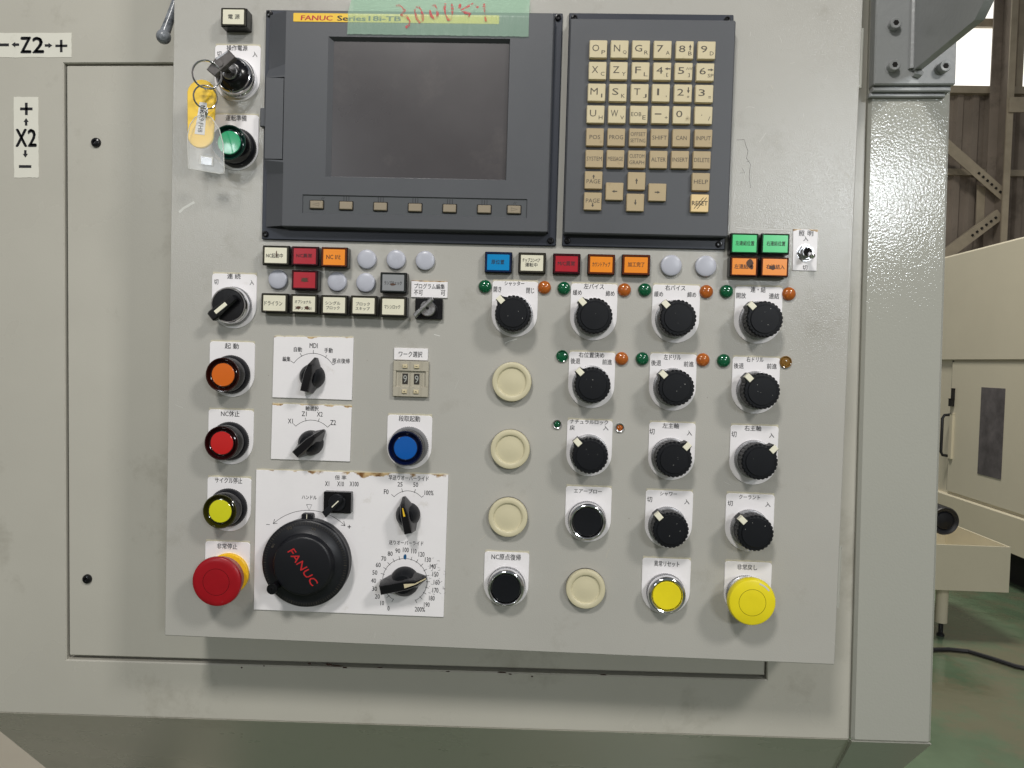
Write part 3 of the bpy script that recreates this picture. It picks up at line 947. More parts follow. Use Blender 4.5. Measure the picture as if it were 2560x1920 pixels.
# ---- emergency stop
px, py = F6(255, 932); H = 31; X, Y = P(px, py, H)
mb = MB('yellow_disc')
mb.lathe([(20.6, 1.0), (20.6, 4.2), (19.8, 5.0), (13, 5.6), (12.6, 16)], seg=72)
o = mb.build('emergency_stop', panel, (X, Y, 0), label='big red mushroom emergency stop on a yellow disc')
legend(o, X, Y, F6, 165, 518, 605, 1010, [('非常停止', 341, 650, 160, 44)])
mb = MB('red_button')
pr = [(12.4, 12), (19.4, 14.4), (21.0, 15.8), (21.8, 21), (23.2, 25), (24.0, 28), (23.5, 30.2), (22, 31.1), (19, 31.5), (6, 31.55), (.01, 31.55)]
mb.lathe(pr, seg=80)
mb.ring(12.8, .3, 31.62, m='round_red_rim')
mb.build('mushroom_head', o)

# ---- key switch
px, py = (582.4, 187); X, Y = P(px, py, 14)
mb = MB('chrome')
mb.lathe([(18.8, 1.0), (18.8, 7.5), (17.9, 8.4), (17.6, 12.8), (16.8, 14.2), (15.8, 14.6), (15.1, 14.2)], seg=96, knurl=({0, 1}, 60, .25))
o = mb.build('key_switch', panel, (X, Y, 0), label='chrome ringed key switch with the key in it')
legend(o, X, Y, g_, 168, 692, 140, 802, [('操作電源', 428, 185, 240, 62), ('切', 222, 250, 50, 56), ('入', 634, 258, 54, 62)])
mb = MB('black_gloss')
mb.lathe([(15.3, 8), (15.1, 15.0), (13.4, 17.0), (9.8, 19.6), (8.6, 20)], seg=64)
mb.build('switch_cone', o)
mb = MB('steel')
mb.lathe([(7.3, 18), (7.3, 22.4), (6.7, 23), (.01, 23)], seg=40)
mb.build('lock_cylinder', o)
KX, KY = X, Y

# ---- lever selector at the left
px, py = F1(284, 545); H = 14; X, Y = P(px, py, H)
mb = MB('knurl')
mb.lathe([(18.9, 1.0), (18.9, 4.5), (18.2, 5.2)], seg=120, knurl=({0, 1}, 60, .45))
mb.lathe([(18.0, 5.0), (18.0, 10.5), (17.5, 12.6), (16.6, 13.6), (15.8, 13.6), (15.4, 12.9)], seg=72, m='chrome')
o = mb.build('selector_switch', panel, (X, Y, 0), label='chrome ringed black lever selector with a white stripe, left of the lamp rows')
legend(o, X, Y, F1, 155, 508, 290, 730, [('連 続', 331, 318, 106, 42), ('切', 192, 362, 34, 40), ('入', 473, 368, 34, 40)])
mb = MB('black_gloss')
mb.lathe([(15.6, 9), (15.5, 13.2), (14.9, 13.9), (.01, 14.1)], seg=64)
mb.T = Matrix.Rotation(radians(40), 4, 'Z')
mb.prism([(-19.5, -4.3), (-17, -5.3), (10.5, -3.6), (12, -2.6), (12, 2.6), (10.5, 3.6), (-17, 5.3), (-19.5, 4.3)], 13.5, 21, 1.4)
mb.build('lever_handle', o)
mb = MB('window_white'); mb.T = Matrix.Rotation(radians(40), 4, 'Z')
mb.prism([(-12.5, -1.9), (1.5, -1.9), (1.5, 1.9), (-12.5, 1.9)], 20, 21.35, .15)
mb.build('pointer_mark', o)

# ---- program edit key switch
s0 = rect_px(*F1(1733, 355), *F1(2020, 487), .5)
X, Y = (s0[0] + s0[2]) / 2, (s0[1] + s0[3]) / 2
mb = MB('legend_worn_small')
mb.box(s0[0] - X, s0[2] - X, s0[1] - Y, s0[3] - Y, 0, 1.6, .2)
texts_on(mb, fr(F1, [('プログラム編集', 1877, 398, 240, 42), ('不可', 1788, 447, 70, 42), ('可', 1983, 451, 34, 42)]), 1.6, X, Y)
mb.build('label_plate', panel, (X, Y, 0), label='white program edit label plate with rusty top edge')
s0 = rect_px(*F1(1762, 494), *F1(1978, 656), 5)
X, Y = (s0[0] + s0[2]) / 2, (s0[1] + s0[3]) / 2
mb = MB('black_gloss')
mb.box(s0[0] - X, s0[2] - X, s0[1] - Y, s0[3] - Y, 0, 5, .5, r=.8)
mb.ring(11, .25, 5.1, m='knob_black')
o = mb.build('selector_switch', panel, (X, Y, 0), label='small square black switch with a metal lever, under the program edit label')
mb = MB('steel')
mb.lathe([(7.6, 5), (7.6, 12.4), (7.0, 13), (.01, 13)], seg=40)
mb.lathe([(1.4, 13), (1.2, 13.1)], seg=16, m='gap_dark')
mb.T = Matrix.Translation((0, 0, 0)) @ Matrix.Rotation(radians(46), 4, 'Z')
mb.prism([(-14.5, 1.2), (9.5, 1.0), (10.5, 4.0), (9.0, 5.0), (-13.5, 5.2)], 11, 18.5, .8)
mb.build('metal_lever', o)


# ---- printed dial sheets with pointer knobs
def sheet(corners, z, m, label):
    pts = [P(*c, z) for c in corners]
    cx = sum(p[0] for p in pts) / 4; cy = sum(p[1] for p in pts) / 4
    q = [(x - cx, y - cy) for x, y in pts]
    mb = MB(m); mb.prism(q, 0, z, .2)
    (xa, ya), (xb, yb2) = q[3], q[2]
    up = [(xb - (xb - xa) * i / 30, yb2 + (ya - yb2) * i / 30 + 1.3 + random.uniform(-.7, .5)) for i in range(31)]
    mb.prism([(xa + .3, ya - 2), (xb - .3, yb2 - 2)] + up, 0, .5, 0, 'glue_cream')
    return mb, cx, cy


def dial(mb, f, c, r, a0, a1, ticks, z, ox, oy, w=.42):
    qx, qy = f(*c); x, y = P(qx, qy, z); s = sc(qx, qy, z) * FS[f]
    mb.ring(r * s, w, z + INK, x - ox, y - oy, 'print_black', a0, a1, 40)
    for a, l0, l1 in ticks:
        mb.stroke([(x - ox + (r + k) * s * cos(radians(a)), y - oy + (r + k) * s * sin(radians(a))) for k in (l0, l1)], w, z + INK + .05, 'print_black')


def pointer_knob(f, c, ang, L0, L1, R, H, label, mark=None, flat=1.0, name='rotary_knob'):
    """chicken-head knob: fluted round skirt with a tall tapered bar; L1 towards the tip, L0 the blunt tail"""
    qx, qy = f(*c); X, Y = P(qx, qy, 4)
    mb = MB('knob_black')
    k = 40
    mb.lathe([(R, 1.2), (R, 3.2), (R * .97, 6.0), (R * .82, H * .55), (R * .6, H * .72)], seg=48)
    o = mb.build(name, panel, (X, Y, 0), label=label)
    mb = MB('black_gloss')
    T = Matrix.Rotation(radians(ang), 4, 'Z'); mb.T = T
    wb, wt = R * .62, R * .30
    base = [(-L0, -wb * .62), (-L0 * .55, -wb), (L1 * .45, -wb * .95), (L1, -1.2), (L1, 1.2), (L1 * .45, wb * .95), (-L0 * .55, wb), (-L0, wb * .62)]
    topp = [(-L0 * .93, -wt), (-L0 * .6, -wt), (L1 * .2, -wt), (L1 * .62, -wt * .55), (L1 * .62, wt * .55), (L1 * .2, wt), (-L0 * .6, wt), (-L0 * .93, wt)]
    mid = [((a[0] * .25 + b[0] * .75), (a[1] * .25 + b[1] * .75)) for a, b in zip(base, topp)]
    rings = [[(x, y, 2.5) for x, y in base], [(x, y, H * .3) for x, y in base], [(x, y, H * .78) for x, y in mid], [(x, y, H - .8) for x, y in topp],
             [(x, y, H) for x, y in offset(topp, -.6)]]
    n = 8; vs = [p for r in rings for p in r]; fs = []
    for r in range(4):
        for i in range(n):
            j = (i + 1) % n
            fs.append((r * n + i, r * n + j, (r + 1) * n + j, (r + 1) * n + i))
    fs.append(tuple(4 * n + i for i in range(n)))
    mb.add(vs, fs)
    mb.build('knob_bar', o, angle=28)
    if mark:
        mb = MB('nameplate_yellow' if mark == 'y' else 'key_cream'); mb.T = T
        if mark == 'y':
            mb.prism([(L1 * .1, -1.0), (L1 * .55, -.4), (L1 * .55, .4), (L1 * .1, .9)], H - .6, H + .12)
        else:
            mb.prism([(L1 * .12, -2.0), (L1 * .6, -.5), (L1 * .6, .6), (L1 * .12, 2.2)], H - .6, H + .12)
            mb.add([(L1 * .6, -.5, H), (L1 * .98, -.7, H * .34), (L1 * .98, .5, H * .34), (L1 * .6, .6, H)], [(0, 1, 2, 3)])
        mb.build('pointer_mark', o)
    return o


mb, X, Y = sheet([F5(697, 548), F5(1325, 570), F5(1340, 76), F5(710, 68)], 1.4, 'legend_worn_small', '')
texts_on(mb, fr(F5, [('編集', 810, 245, 62, 38), ('自動', 900, 169, 64, 38), ('MDI', 1024, 139, 62, 38), ('手動', 1142, 177, 66, 40), ('原点復帰', 1240, 260, 138, 38)]), 1.4, X, Y)
dial(mb, F5, (1018, 385), 183, 32, 146, [(32, 0, 26), (58, -4, 20), (90, -4, 26), (120, -4, 26), (146, 0, 30)], 1.4, X, Y)
mb.build('dial_sheet', panel, (X, Y, 0), label='white mode dial sheet, stained around its knob')
pointer_knob(F5, (1012, 383), 78, 15.5, 19, 12.4, 21, 'black pointer knob of the mode dial, turned straight up')
mb, X, Y = sheet([F5(685, 1035), F5(1310, 1056), F5(1325, 617), F5(698, 597)], 1.4, 'legend_worn_small', '')
texts_on(mb, fr(F5, [('軸選択', 1012, 636, 104, 36), ('X1', 841, 735, 38, 36), ('Z1', 950, 678, 38, 36), ('X2', 1073, 681, 44, 36), ('Z2', 1178, 747, 44, 38)]), 1.4, X, Y)
dial(mb, F5, (1006, 906), 177, 45, 135, [(45, 0, 28), (73, -4, 24), (105, -4, 24), (135, 0, 28)], 1.4, X, Y)
mb.build('dial_sheet', panel, (X, Y, 0), label='white axis dial sheet under the mode dial')
pointer_knob(F5, (1000, 908), 44, 15.5, 19, 12.4, 21, 'black pointer knob of the axis dial, turned up right')

mb, X, Y = sheet([F6(550, 1150), F6(2050, 1210), F6(2088, 86), F6(570, 46)], 1.4, 'legend_worn', '')
items = [('倍 率', 1238, 107, 90, 36), ('X1', 1131, 155, 32, 38), ('X10', 1237, 157, 52, 38), ('X100', 1344, 158, 70, 38), ('ハンドル', 990, 264, 116, 30),
         ('早送りオーバーライド', 1775, 111, 316, 40), ('25', 1707, 160, 38, 36), ('50', 1831, 163, 38, 36), ('F0', 1598, 219, 36, 38), ('100%', 1936, 228, 70, 38),
         ('送りオーバーライド', 1755, 623, 272, 36), ('0', 1616, 1140, 16, 36), ('10', 1566, 1098, 28, 36), ('20', 1528, 1046, 38, 36), ('30', 1506, 985, 38, 36), ('40', 1498, 921, 38, 36),
         ('50', 1508, 857, 38, 36), ('60', 1535, 797, 38, 36), ('70', 1578, 747, 38, 36), ('80', 1629, 708, 38, 36), ('90', 1689, 685, 38, 36), ('100', 1753, 678, 46, 38),
         ('110', 1817, 688, 40, 38), ('120', 1877, 713, 46, 38), ('130', 1927, 756, 46, 38), ('140', 1966, 809, 46, 38), ('150', 1987, 870, 46, 38), ('160', 1996, 935, 46, 38),
         ('170', 1987, 998, 46, 38), ('180', 1958, 1060, 44, 38), ('190', 1918, 1110, 44, 36), ('200%', 1864, 1148, 80, 38), ('+', 1306, 496, 28, 28)]
texts_on(mb, fr(F6, items), 1.4, X, Y)
dial(mb, F6, (1768, 355), 143, 42, 140, [(42, 0, 22), (70, -6, 26), (108, -6, 26), (140, 0, 30)], 1.4, X, Y)
tk = [(-60 + i * 15, -8, 22) for i in range(21)]
dial(mb, F6, (1745, 922), 176, -60, 240, [t for t in tk if not 82 < t[0] < 98] + [(-60, -8, 20), (240, -8, 20)], 1.4, X, Y)
dial(mb, F6, (985, 780), 412, 47, 134, [(47, 0, 0.1)], 1.4, X, Y)
qx, qy = F6(985, 780); gx_, gy_ = P(qx, qy, 1.4); s = sc(qx, qy, 1.4) * FS[F6]
pt = lambda r, a: (gx_ - X + r * s * cos(radians(a)), gy_ - Y + r * s * sin(radians(a)))
for a, d in ((47, 1), (134, -1)):
    mb.stroke([pt(432, a + d * 4.5), pt(412, a), ], .42, 1.6, 'print_black')
    mb.stroke([pt(394, a + d * 4.0), pt(412, a), ], .42, 1.62, 'print_black')
qx, qy = F6(989, 340); a = P(qx, qy, 1.4); u, v = a[0] - X, a[1] - Y; k = s
mb.stroke([(u - 21 * k, v + 20 * k), (u + 21 * k, v + 20 * k), (u, v - 26 * k), (u - 21 * k, v + 20 * k)], .38, 1.64, 'print_black')
qx, qy = F6(664, 477); a = P(qx, qy, 1.4)
mb.stroke([(a[0] - X - 15 * k, a[1] - Y), (a[0] - X + 15 * k, a[1] - Y)], .4, 1.6, 'print_black')
qx, qy = F6(1750, 733); a = P(qx, qy, 1.4)
mb.add([(a[0] - X + (16 if cos(t) < .2 else 8) * k * cos(t), a[1] - Y + 21 * k * sin(t), 1.66) for t in [2 * pi * i / 16 for i in range(16)]], [tuple(range(16))], 'print_blue')
random.seed(11)
for i in range(34):      # cracked print and scratches around 150 - 170
    bx, by = F6(random.uniform(1925, 2055), random.uniform(725, 1025)); a = P(bx, by, 1.4); th = random.uniform(-.6, .9); l = random.uniform(.6, 3.2)
    mb.stroke([(a[0] - X, a[1] - Y), (a[0] - X + l * .5 * cos(th), a[1] - Y + l * .5 * sin(th) + random.uniform(-.3, .3)), (a[0] - X + l * cos(th), a[1] - Y + l * sin(th))], random.uniform(.12, .32), 1.68, 'print_black')
mb.build('dial_sheet', panel, (X, Y, 0), label='large white sheet with handwheel and override scales, rusted along its top edge')
pointer_knob(F6, (1768, 402), 103, 16.5, 18.5, 12.0, 21, 'black pointer knob of the rapid override dial, pointing up', mark='y')
pointer_knob(F6, (1742, 930), 13, 23, 22.5, 14.6, 21, 'large black pointer knob of the feed override dial, pointing right at 150', mark='w')

# ---- handwheel
qx, qy = F6(991, 758); X, Y = P(qx, qy, 2)
mb = MB('black_plastic')
mb.lathe([(42.2, 1.5), (42.4, 6), (41.6, 9)], seg=96)
mb.box(-7.2, 4.2, 38, 47.2, 1.5, 8.5, 1.0, r=2)
mb.add([(-1.9, 42.2, 8.62), (-1.3, 42.2, 8.62), (-1.3, 46.8, 8.62), (-1.9, 46.8, 8.62)], [(0, 1, 2, 3)], 'window_white')
o = mb.build('handwheel', panel, (X, Y, 0), label='big round black handwheel with a small crank knob')
mb = MB('black_plastic')
mb.lathe([(41.0, 9), (42.6, 9.6), (43.0, 12), (42.8, 15.0), (42.0, 16.0), (40.2, 16.6), (37.6, 16.9), (36.8, 17.1), (30.8, 19.0), (30.0, 19.6), (28.8, 23.2), (27.8, 24.6), (26.4, 25.0), (.01, 25.0)], seg=96)
for i in range(100):
    a = 2 * pi * i / 100
    mb.stroke([((38.2) * cos(a), 38.2 * sin(a)), ((41.0 if i % 10 else 41.0) * cos(a), 41.0 * sin(a))], .22 if i % 10 else .4, 17.05, 'print_grey')
mb.text('FANUC', .6, -1.2, 41, 7.2, 25.1, -53, 'print_red', .12)
mb.text('FANUC', .9, -1.0, 41, 7.2, 25.12, -53, 'print_red', .12)
mb.text('10', -15, 34.6, 4.4, 3, 17.9, 20, 'print_grey'); mb.text('90', -31, 16.5, 4.4, 3, 17.8, 60, 'print_grey'); mb.text('20', 8, 34.6, 4.4, 3, 17.9, -14, 'print_grey')
mb.build('wheel_disc', o, angle=40)
qx, qy = F6(693, 990); cxp, cyp = P(qx, qy, 33)
mb = MB('black_gloss')
mb.lathe([(5.6, 15), (4.2, 17), (3.6, 22), (4.6, 29), (5.3, 32.2), (5.0, 33.0), (3.9, 33.0), (3.6, 32.4), (2.2, 32.4), (2.0, 32.9), (1.2, 33), (1.0, 31.8)], cx=cxp - X, cy=cyp - Y, seg=36)
mb.build('crank_knob', o)

# ---- magnification cam switch
s0 = rect_px(*F6(1104, 224), *F6(1316, 386), 9)
X, Y = (s0[0] + s0[2]) / 2, (s0[1] + s0[3]) / 2
mb = MB('black_gloss')
mb.box(s0[0] - X - .3, s0[2] - X + .3, s0[1] - Y - .3, s0[3] - Y + .3, 1.4, 9, .5, r=.6)
o = mb.build('selector_switch', panel, (X, Y, 0), label='small square black magnification switch above the handwheel')
mb = MB('black_plastic')
mb.lathe([(8.6, 9), (8.4, 10.5), (7.8, 11)], seg=40)
mb.T = Matrix.Rotation(radians(45), 4, 'Z')
mb.prism([(-16.5, -3.2), (7, -2.6), (9.2, 0), (7, 2.6), (-15.5, 3.4)], 10.5, 15.5, .8)
mb.T = Matrix.Identity(4)
mb.build('lever_handle', o)
mb = MB('window_white'); mb.T = Matrix.Rotation(radians(45), 4, 'Z')
mb.prism([(-4.8, -.5), (4.2, -.5), (4.2, .5), (-4.8, .5)], 15.3, 15.65)
mb.build('pointer_mark', o)

# ---- thumbwheel counter
s0 = rect_px(*F5(1660, 160), *F5(1928, 254), 1)
X, Y = (s0[0] + s0[2]) / 2, (s0[1] + s0[3]) / 2
mb = MB('legend_white')
mb.box(s0[0] - X, s0[2] - X, s0[1] - Y, s0[3] - Y, 0, 1.8, .3)
texts_on(mb, fr(F5, [('ワーク選択', 1790, 207, 186, 46)]), 1.8, X, Y)
mb.build('label_plate', panel, (X, Y, 0), label='white label plate above the thumbwheel counter')
s0 = rect_px(*F5(1652, 262), *F5(1930, 543), 4)
X, Y = (s0[0] + s0[2]) / 2, (s0[1] + s0[3]) / 2; w, h = s0[2] - s0[0], s0[3] - s0[1]
mb = MB('thumbwheel')
# frame of four bars around the window, columns between
mb.box(-w / 2, w / 2, h * .22, h / 2, 0, 4.4, .4); mb.box(-w / 2, w / 2, -h / 2, -h * .22, 0, 4.4, .4)
mb.box(-w / 2, -w * .42, -h * .219, h * .219, 0, 4.4, .3); mb.box(w * .42, w / 2, -h * .219, h * .219, 0, 4.4, .3)
mb.box(-w * .419, w * .419, -h * .219, h * .219, 0, 2.4)
for xx in (-.34, -.30, -.04, -.01, .28, .32):
    mb.box(w * xx, w * xx + .35, -h / 2 + .3, -h * .225, 4.3, 4.7); mb.box(w * xx, w * xx + .35, h * .225, h / 2 - .3, 4.3, 4.7)
    mb.box(w * xx, w * xx + .35, -h * .215, h * .215, 2.3, 2.9)
o = mb.build('thumbwheel_counter', panel, (X, Y, 0), label='beige thumbwheel counter showing 9 9')
for xx in (-.165, .165):
    mb = MB('thumb_dark')
    mb.box(w * xx - 2.7, w * xx + 2.7, -5.2, 5.2, 2.3, 2.75)
    mb.text('9', w * xx, 0, 3.6, 7.2, 2.95, 0, 'thumb_digit')
    mb.build('digit_wheel', o)
    for sy, ch in ((1, '−'), (-1, '+' if xx < 0 else '^')):
        mb = MB('key_cream')
        yy = h * .355 * sy
        mb.box(w * xx - 2.4, w * xx + 2.4, yy - 1.8, yy + 1.8, 4, 6.0, .4)
        if ch == '−':
            mb.box(w * xx - 1.1, w * xx + 1.1, yy - .25, yy + .25, 6.0, 6.12, m='print_black')
        else:
            mb.text(ch, w * xx, yy, 2.0, 1.6, 6.1)
        mb.build('step_button', o)

# ---- toggle switch
X, Y = P(2013.5, 632, 1)
pts = [P(*c, .8) for c in ((1981.6, 675.5), (2041, 677.5), (2045, 574), (1983, 572.5))]
mb = MB('legend_worn_small')
mb.prism([(x - X, y - Y) for x, y in pts], 0, .9, .2)
texts_on(mb, [('照', 2004, 583.5, 14, 14), ('明', 2026, 583.5, 14, 14), ('入', 2014.5, 597, 12, 12), ('切', 2012.5, 669, 12, 12)], .9, X, Y)
o = mb.build('toggle_switch', panel, (X, Y, 0), label='metal toggle switch on a small white plate at the right edge')
mb = MB('steel')
mb.lathe([(8.2, .9), (8.2, 1.3)], seg=36)
mb.lathe([(7.6, 1.3), (7.6, 3.6), (7.0, 4.0), (5.4, 4.0)], seg=6)
mb.lathe([(5.2, 3.9), (5.2, 7.2), (4.9, 7.5), (4.1, 7.5), (3.8, 7.0), (3.7, 4.5)], seg=36, m='chrome')
mb.lathe([(3.7, 4.6), (3.5, 4.7)], seg=24, m='gap_dark')
mb.build('hex_nut', o, angle=25)
mb = MB('chrome')
mb.tube([(0, .2, 5), (0.3, -2.0, 10), (.6, -4.6, 16.5), (.7, -5.5, 18.6), (.7, -5.9, 19.4)], [1.6, 1.9, 2.7, 2.7, 1.6], 20)
mb.build('toggle_lever', o)

# ---- pilot lamps
def dome(f, c, r, col, label, ring=False):
    px, py = f(*c); X, Y = P(px, py, 2.5)
    if ring:
        mb = MB('steel' if r < 5 else col)
        mb.lathe([(r + .5, 0), (r + .4, 1.8), (r, 2.3), (r - .7, 2.0), (r - 1.0, .9)], seg=40, cap=False)
        o = mb.build('pilot_lamp', panel, (X, Y, 0), label=label)
        mb = MB(col)
        mb.lathe([(r - .95, .6), (r - 1.3, 1.6), (r * .3, 2.2), (.01, 2.3)], seg=32)
        mb.build('lens', o)
    else:
        mb = MB(col)
        mb.lathe([(r, 0), (r, 1.0)] + [(r * cos(radians(a)) + .01, 1.0 + r * .62 * sin(radians(a))) for a in (15, 30, 45, 60, 75, 90)], seg=40)
        mb.build('pilot_lamp', panel, (X, Y, 0), angle=60, label=label)


for c, i in (((123, 367), 'shutter'), ((588, 378), 'left vice'), ((1065, 387), 'right vice'), ((1546, 396), 'coupling')):
    dome(F2, c, 6.5, 'dome_green', 'green pilot lamp at the left shoulder of the %s knob plate' % i)
for c, i in (((473, 373), 'shutter'), ((944, 387), 'left vice'), ((1427, 397), 'right vice'), ((1914, 410), 'coupling')):
    dome(F2, c, 6.5, 'dome_orange', 'orange pilot lamp at the right shoulder of the %s knob plate' % i)
dome(F3, (578, 118), 5.4, 'dome_green', 'green ringed pilot lamp left of the right positioning plate', True)
dome(F3, (928, 133), 6.5, 'dome_orange', 'orange pilot lamp between the right positioning and left drill plates')
dome(F3, (1050, 134), 6.5, 'dome_green', 'green pilot lamp left of the left drill plate')
dome(F3, (1407, 140), 6.5, 'dome_orange', 'orange pilot lamp right of the left drill plate')
dome(F3, (1530, 145), 6.5, 'dome_green', 'green pilot lamp left of the right drill plate')
dome(F3, (1895, 153), 5.4, 'dome_amber', 'brown ringed pilot lamp right of the right drill plate', True)
dome(F3, (548, 520), 4.0, 'dome_green', 'tiny green pilot lamp in a metal ring left of the natural lock plate', True)
dome(F3, (917, 540), 4.0, 'dome_orange', 'tiny orange pilot lamp in a metal ring right of the natural lock plate', True)


# ================================================================== screen unit
def quad(pts, h):
    q = [P(*p, h) for p in pts]
    return ((q[0][0] + q[3][0]) / 2, (q[0][1] + q[1][1]) / 2 * 0 + (q[2][1] + q[3][1]) / 2 * 0 + (q[2][1] + q[3][1]) / 2 * 0 + min((q[2][1] + q[3][1]) / 2, (q[0][1] + q[1][1]) / 2),
            (q[1][0] + q[2][0]) / 2, max((q[2][1] + q[3][1]) / 2, (q[0][1] + q[1][1]) / 2))


HS = 14.0
bx = quad([(664, 26), (1407, 31), (1389.5, 615), (654.5, 598)], 3)
X, Y = (bx[0] + bx[2]) / 2, (bx[1] + bx[3]) / 2
L0, B0_, R0, T0 = bx[0] - X, bx[1] - Y, bx[2] - X, bx[3] - Y
mb = MB('flange_grey')
mb.box(L0, R0, B0_, T0, 0, 3.0, .7, r=1)
scr = mb.build('display_unit', panel, (X, Y, 0), label='dark grey monitor unit with a switched off screen')


def rel(p, h):
    a = P(*p, h); return a[0] - X, a[1] - Y


for sx, sy in ((L0 + 4, T0 - 4), (R0 - 4.5, T0 - 4.5), (L0 + 4, B0_ + 5), (R0 - 5, B0_ + 5)):
    mb = MB('black_gloss')
    mb.lathe([(3.1, 2.9), (3.0, 4.6), (2.5, 5.2), (1.6, 5.3), (1.4, 4.2), (.01, 4.1)], cx=sx, cy=sy, seg=24)
    mb.build('screw', scr)
fl = rel(Z2(68, 700), HS)[0]; fR = rel(Z2(2033, 800), HS)[0]
fT = rel(Z2(1100, 86), HS)[1]; fB = rel(Z2(1040, 1578), HS)[1]
# screen opening
sL = rel(Z2(490, 730), HS)[0]; sR = rel(Z2(1743, 760), HS)[0]; sT = rel(Z2(1120, 260), HS)[1]; sB = rel(Z2(1105, 1234), HS)[1]
# card door area
dT = rel(Z2(120, 530), HS)[1]; dB = rel(Z2(110, 1105), HS)[1]; dR = rel(Z2(186, 800), HS)[0]
cR = rel(Z2(205, 300), HS)[0]       # chamfer inner edge
mb = MB('bezel_grey')
Z = HS
# face built round the opening and the strip recess
kL = rel(Z2(320, 1400), Z)[0]; kR = rel(Z2(1874, 1440), Z)[0]; kT = rel(Z2(1100, 1360), Z)[1]; kB = rel(Z2(1100, 1490), Z)[1]
def face(x0, x1, y0, y1, z=Z):
    mb.add([(x0, y0, z), (x1, y0, z), (x1, y1, z), (x0, y1, z)], [(0, 1, 2, 3)])
fl2 = cR
face(fl2, sL, sB, sT); face(sR, fR, sB, sT); face(fl2, fR, sT, fT)
face(fl2, fR, kT, sB); face(fl2, kL, kB, kT); face(kR, fR, kB, kT); face(fl2, fR, fB, kB)
# side walls down to the flange (slight bevel at right, bottom and top edges)
e = .8
def wall(a, b, na):
    (x0, y0), (x1, y1) = a, b
    mb.add([(x0, y0, Z), (x1, y1, Z), (x1 + na[0] * e, y1 + na[1] * e, Z - e), (x0 + na[0] * e, y0 + na[1] * e, Z - e)], [(0, 3, 2, 1)])
    mb.add([(x0 + na[0] * e, y0 + na[1] * e, Z - e), (x1 + na[0] * e, y1 + na[1] * e, Z - e), (x1 + na[0] * (e + 1), y1 + na[1] * (e + 1), 2.9), (x0 + na[0] * (e + 1), y0 + na[1] * (e + 1), 2.9)], [(0, 3, 2, 1)])
wall((fR, fB), (fR, fT), (1, 0)); wall((fR, fT), (fl2, fT), (0, 1)); wall((fl2, fB), (fR, fB), (0, -1))
# left chamfer above and below the card door, with slanted ends
ch = fl - 1
zc = 4.5
up0 = dT + 10
mb.add([(ch, fT, zc), (ch, up0, zc), (fl2, up0 + 2, Z), (fl2, fT, Z)], [(0, 1, 2, 3)])
mb.add([(ch, up0, zc), (ch, dT, Z - 1.5), (fl2, dT + 2, Z), (fl2, up0 + 2, Z)], [(0, 1, 2, 3)])
lo0 = dB - 11
mb.add([(ch, lo0, zc), (ch, fB, zc), (fl2, fB, Z), (fl2, lo0 - 2, Z)], [(0, 1, 2, 3)])
mb.add([(ch, dB, Z - 1.5), (ch, lo0, zc), (fl2, lo0 - 2, Z), (fl2, dB - 2, Z)], [(0, 1, 2, 3)])
mb.add([(ch, fT, zc), (fl2, fT, Z), (fl2, fT, 2.9), (ch, fT, 2.9)], [(0, 1, 2, 3)])
mb.add([(ch, fB, zc), (ch, fB, 2.9), (fl2, fB, 2.9), (fl2, fB, Z)], [(0, 1, 2, 3)])
mb.add([(ch, fT, zc), (ch, fT, 2.9), (ch, up0, 2.9), (ch, up0, zc)], [(0, 1, 2, 3)])
mb.add([(ch, fB, zc), (ch, lo0, zc), (ch, lo0, 2.9), (ch, fB, 2.9)], [(0, 1, 2, 3)])
mb.add([(ch, up0, zc), (ch, up0, 2.9), (ch, lo0, 2.9), (ch, lo0, zc), (ch, dB, Z - 1.5), (ch, dT, Z - 1.5)], [(0, 1, 2, 3, 4, 5)])
face(dR + .8, fl2, dB - 2, dT + 2)
mb.add([(ch, dB, Z - 1.5), (dR + .8, dB - 2, Z), (dR + .8, dB, Z), (ch, dB + .8, Z - 1.5)], [(0, 1, 2, 3)])
mb.add([(ch, dT, Z - 1.5), (ch, dT - .8, Z - 1.5), (dR + .8, dT, Z), (dR + .8, dT + 2, Z)], [(0, 1, 2, 3)])
mb.add([(ch + .2, dB, Z - 3), (dR + .8, dB, Z - 3), (dR + .8, dT, Z - 3), (ch + .2, dT, Z - 3)], [(0, 1, 2, 3)], 'gap_dark')
# bevelled recess of the screen
g = 3.2; dz = 4.0
oT = [(sL, sB), (sR, sB), (sR, sT), (sL, sT)]
iT = [(sL + g * 1.4, sB + 1.4), (sR - .8, sB + 1.4), (sR - .8, sT - g * .9), (sL + g * 1.4, sT - g * .9)]
for i in range(4):
    j = (i + 1) % 4
    mb.add([(*oT[i], Z), (*oT[j], Z), (*iT[j], Z - dz), (*iT[i], Z - dz)], [(0, 1, 2, 3)])
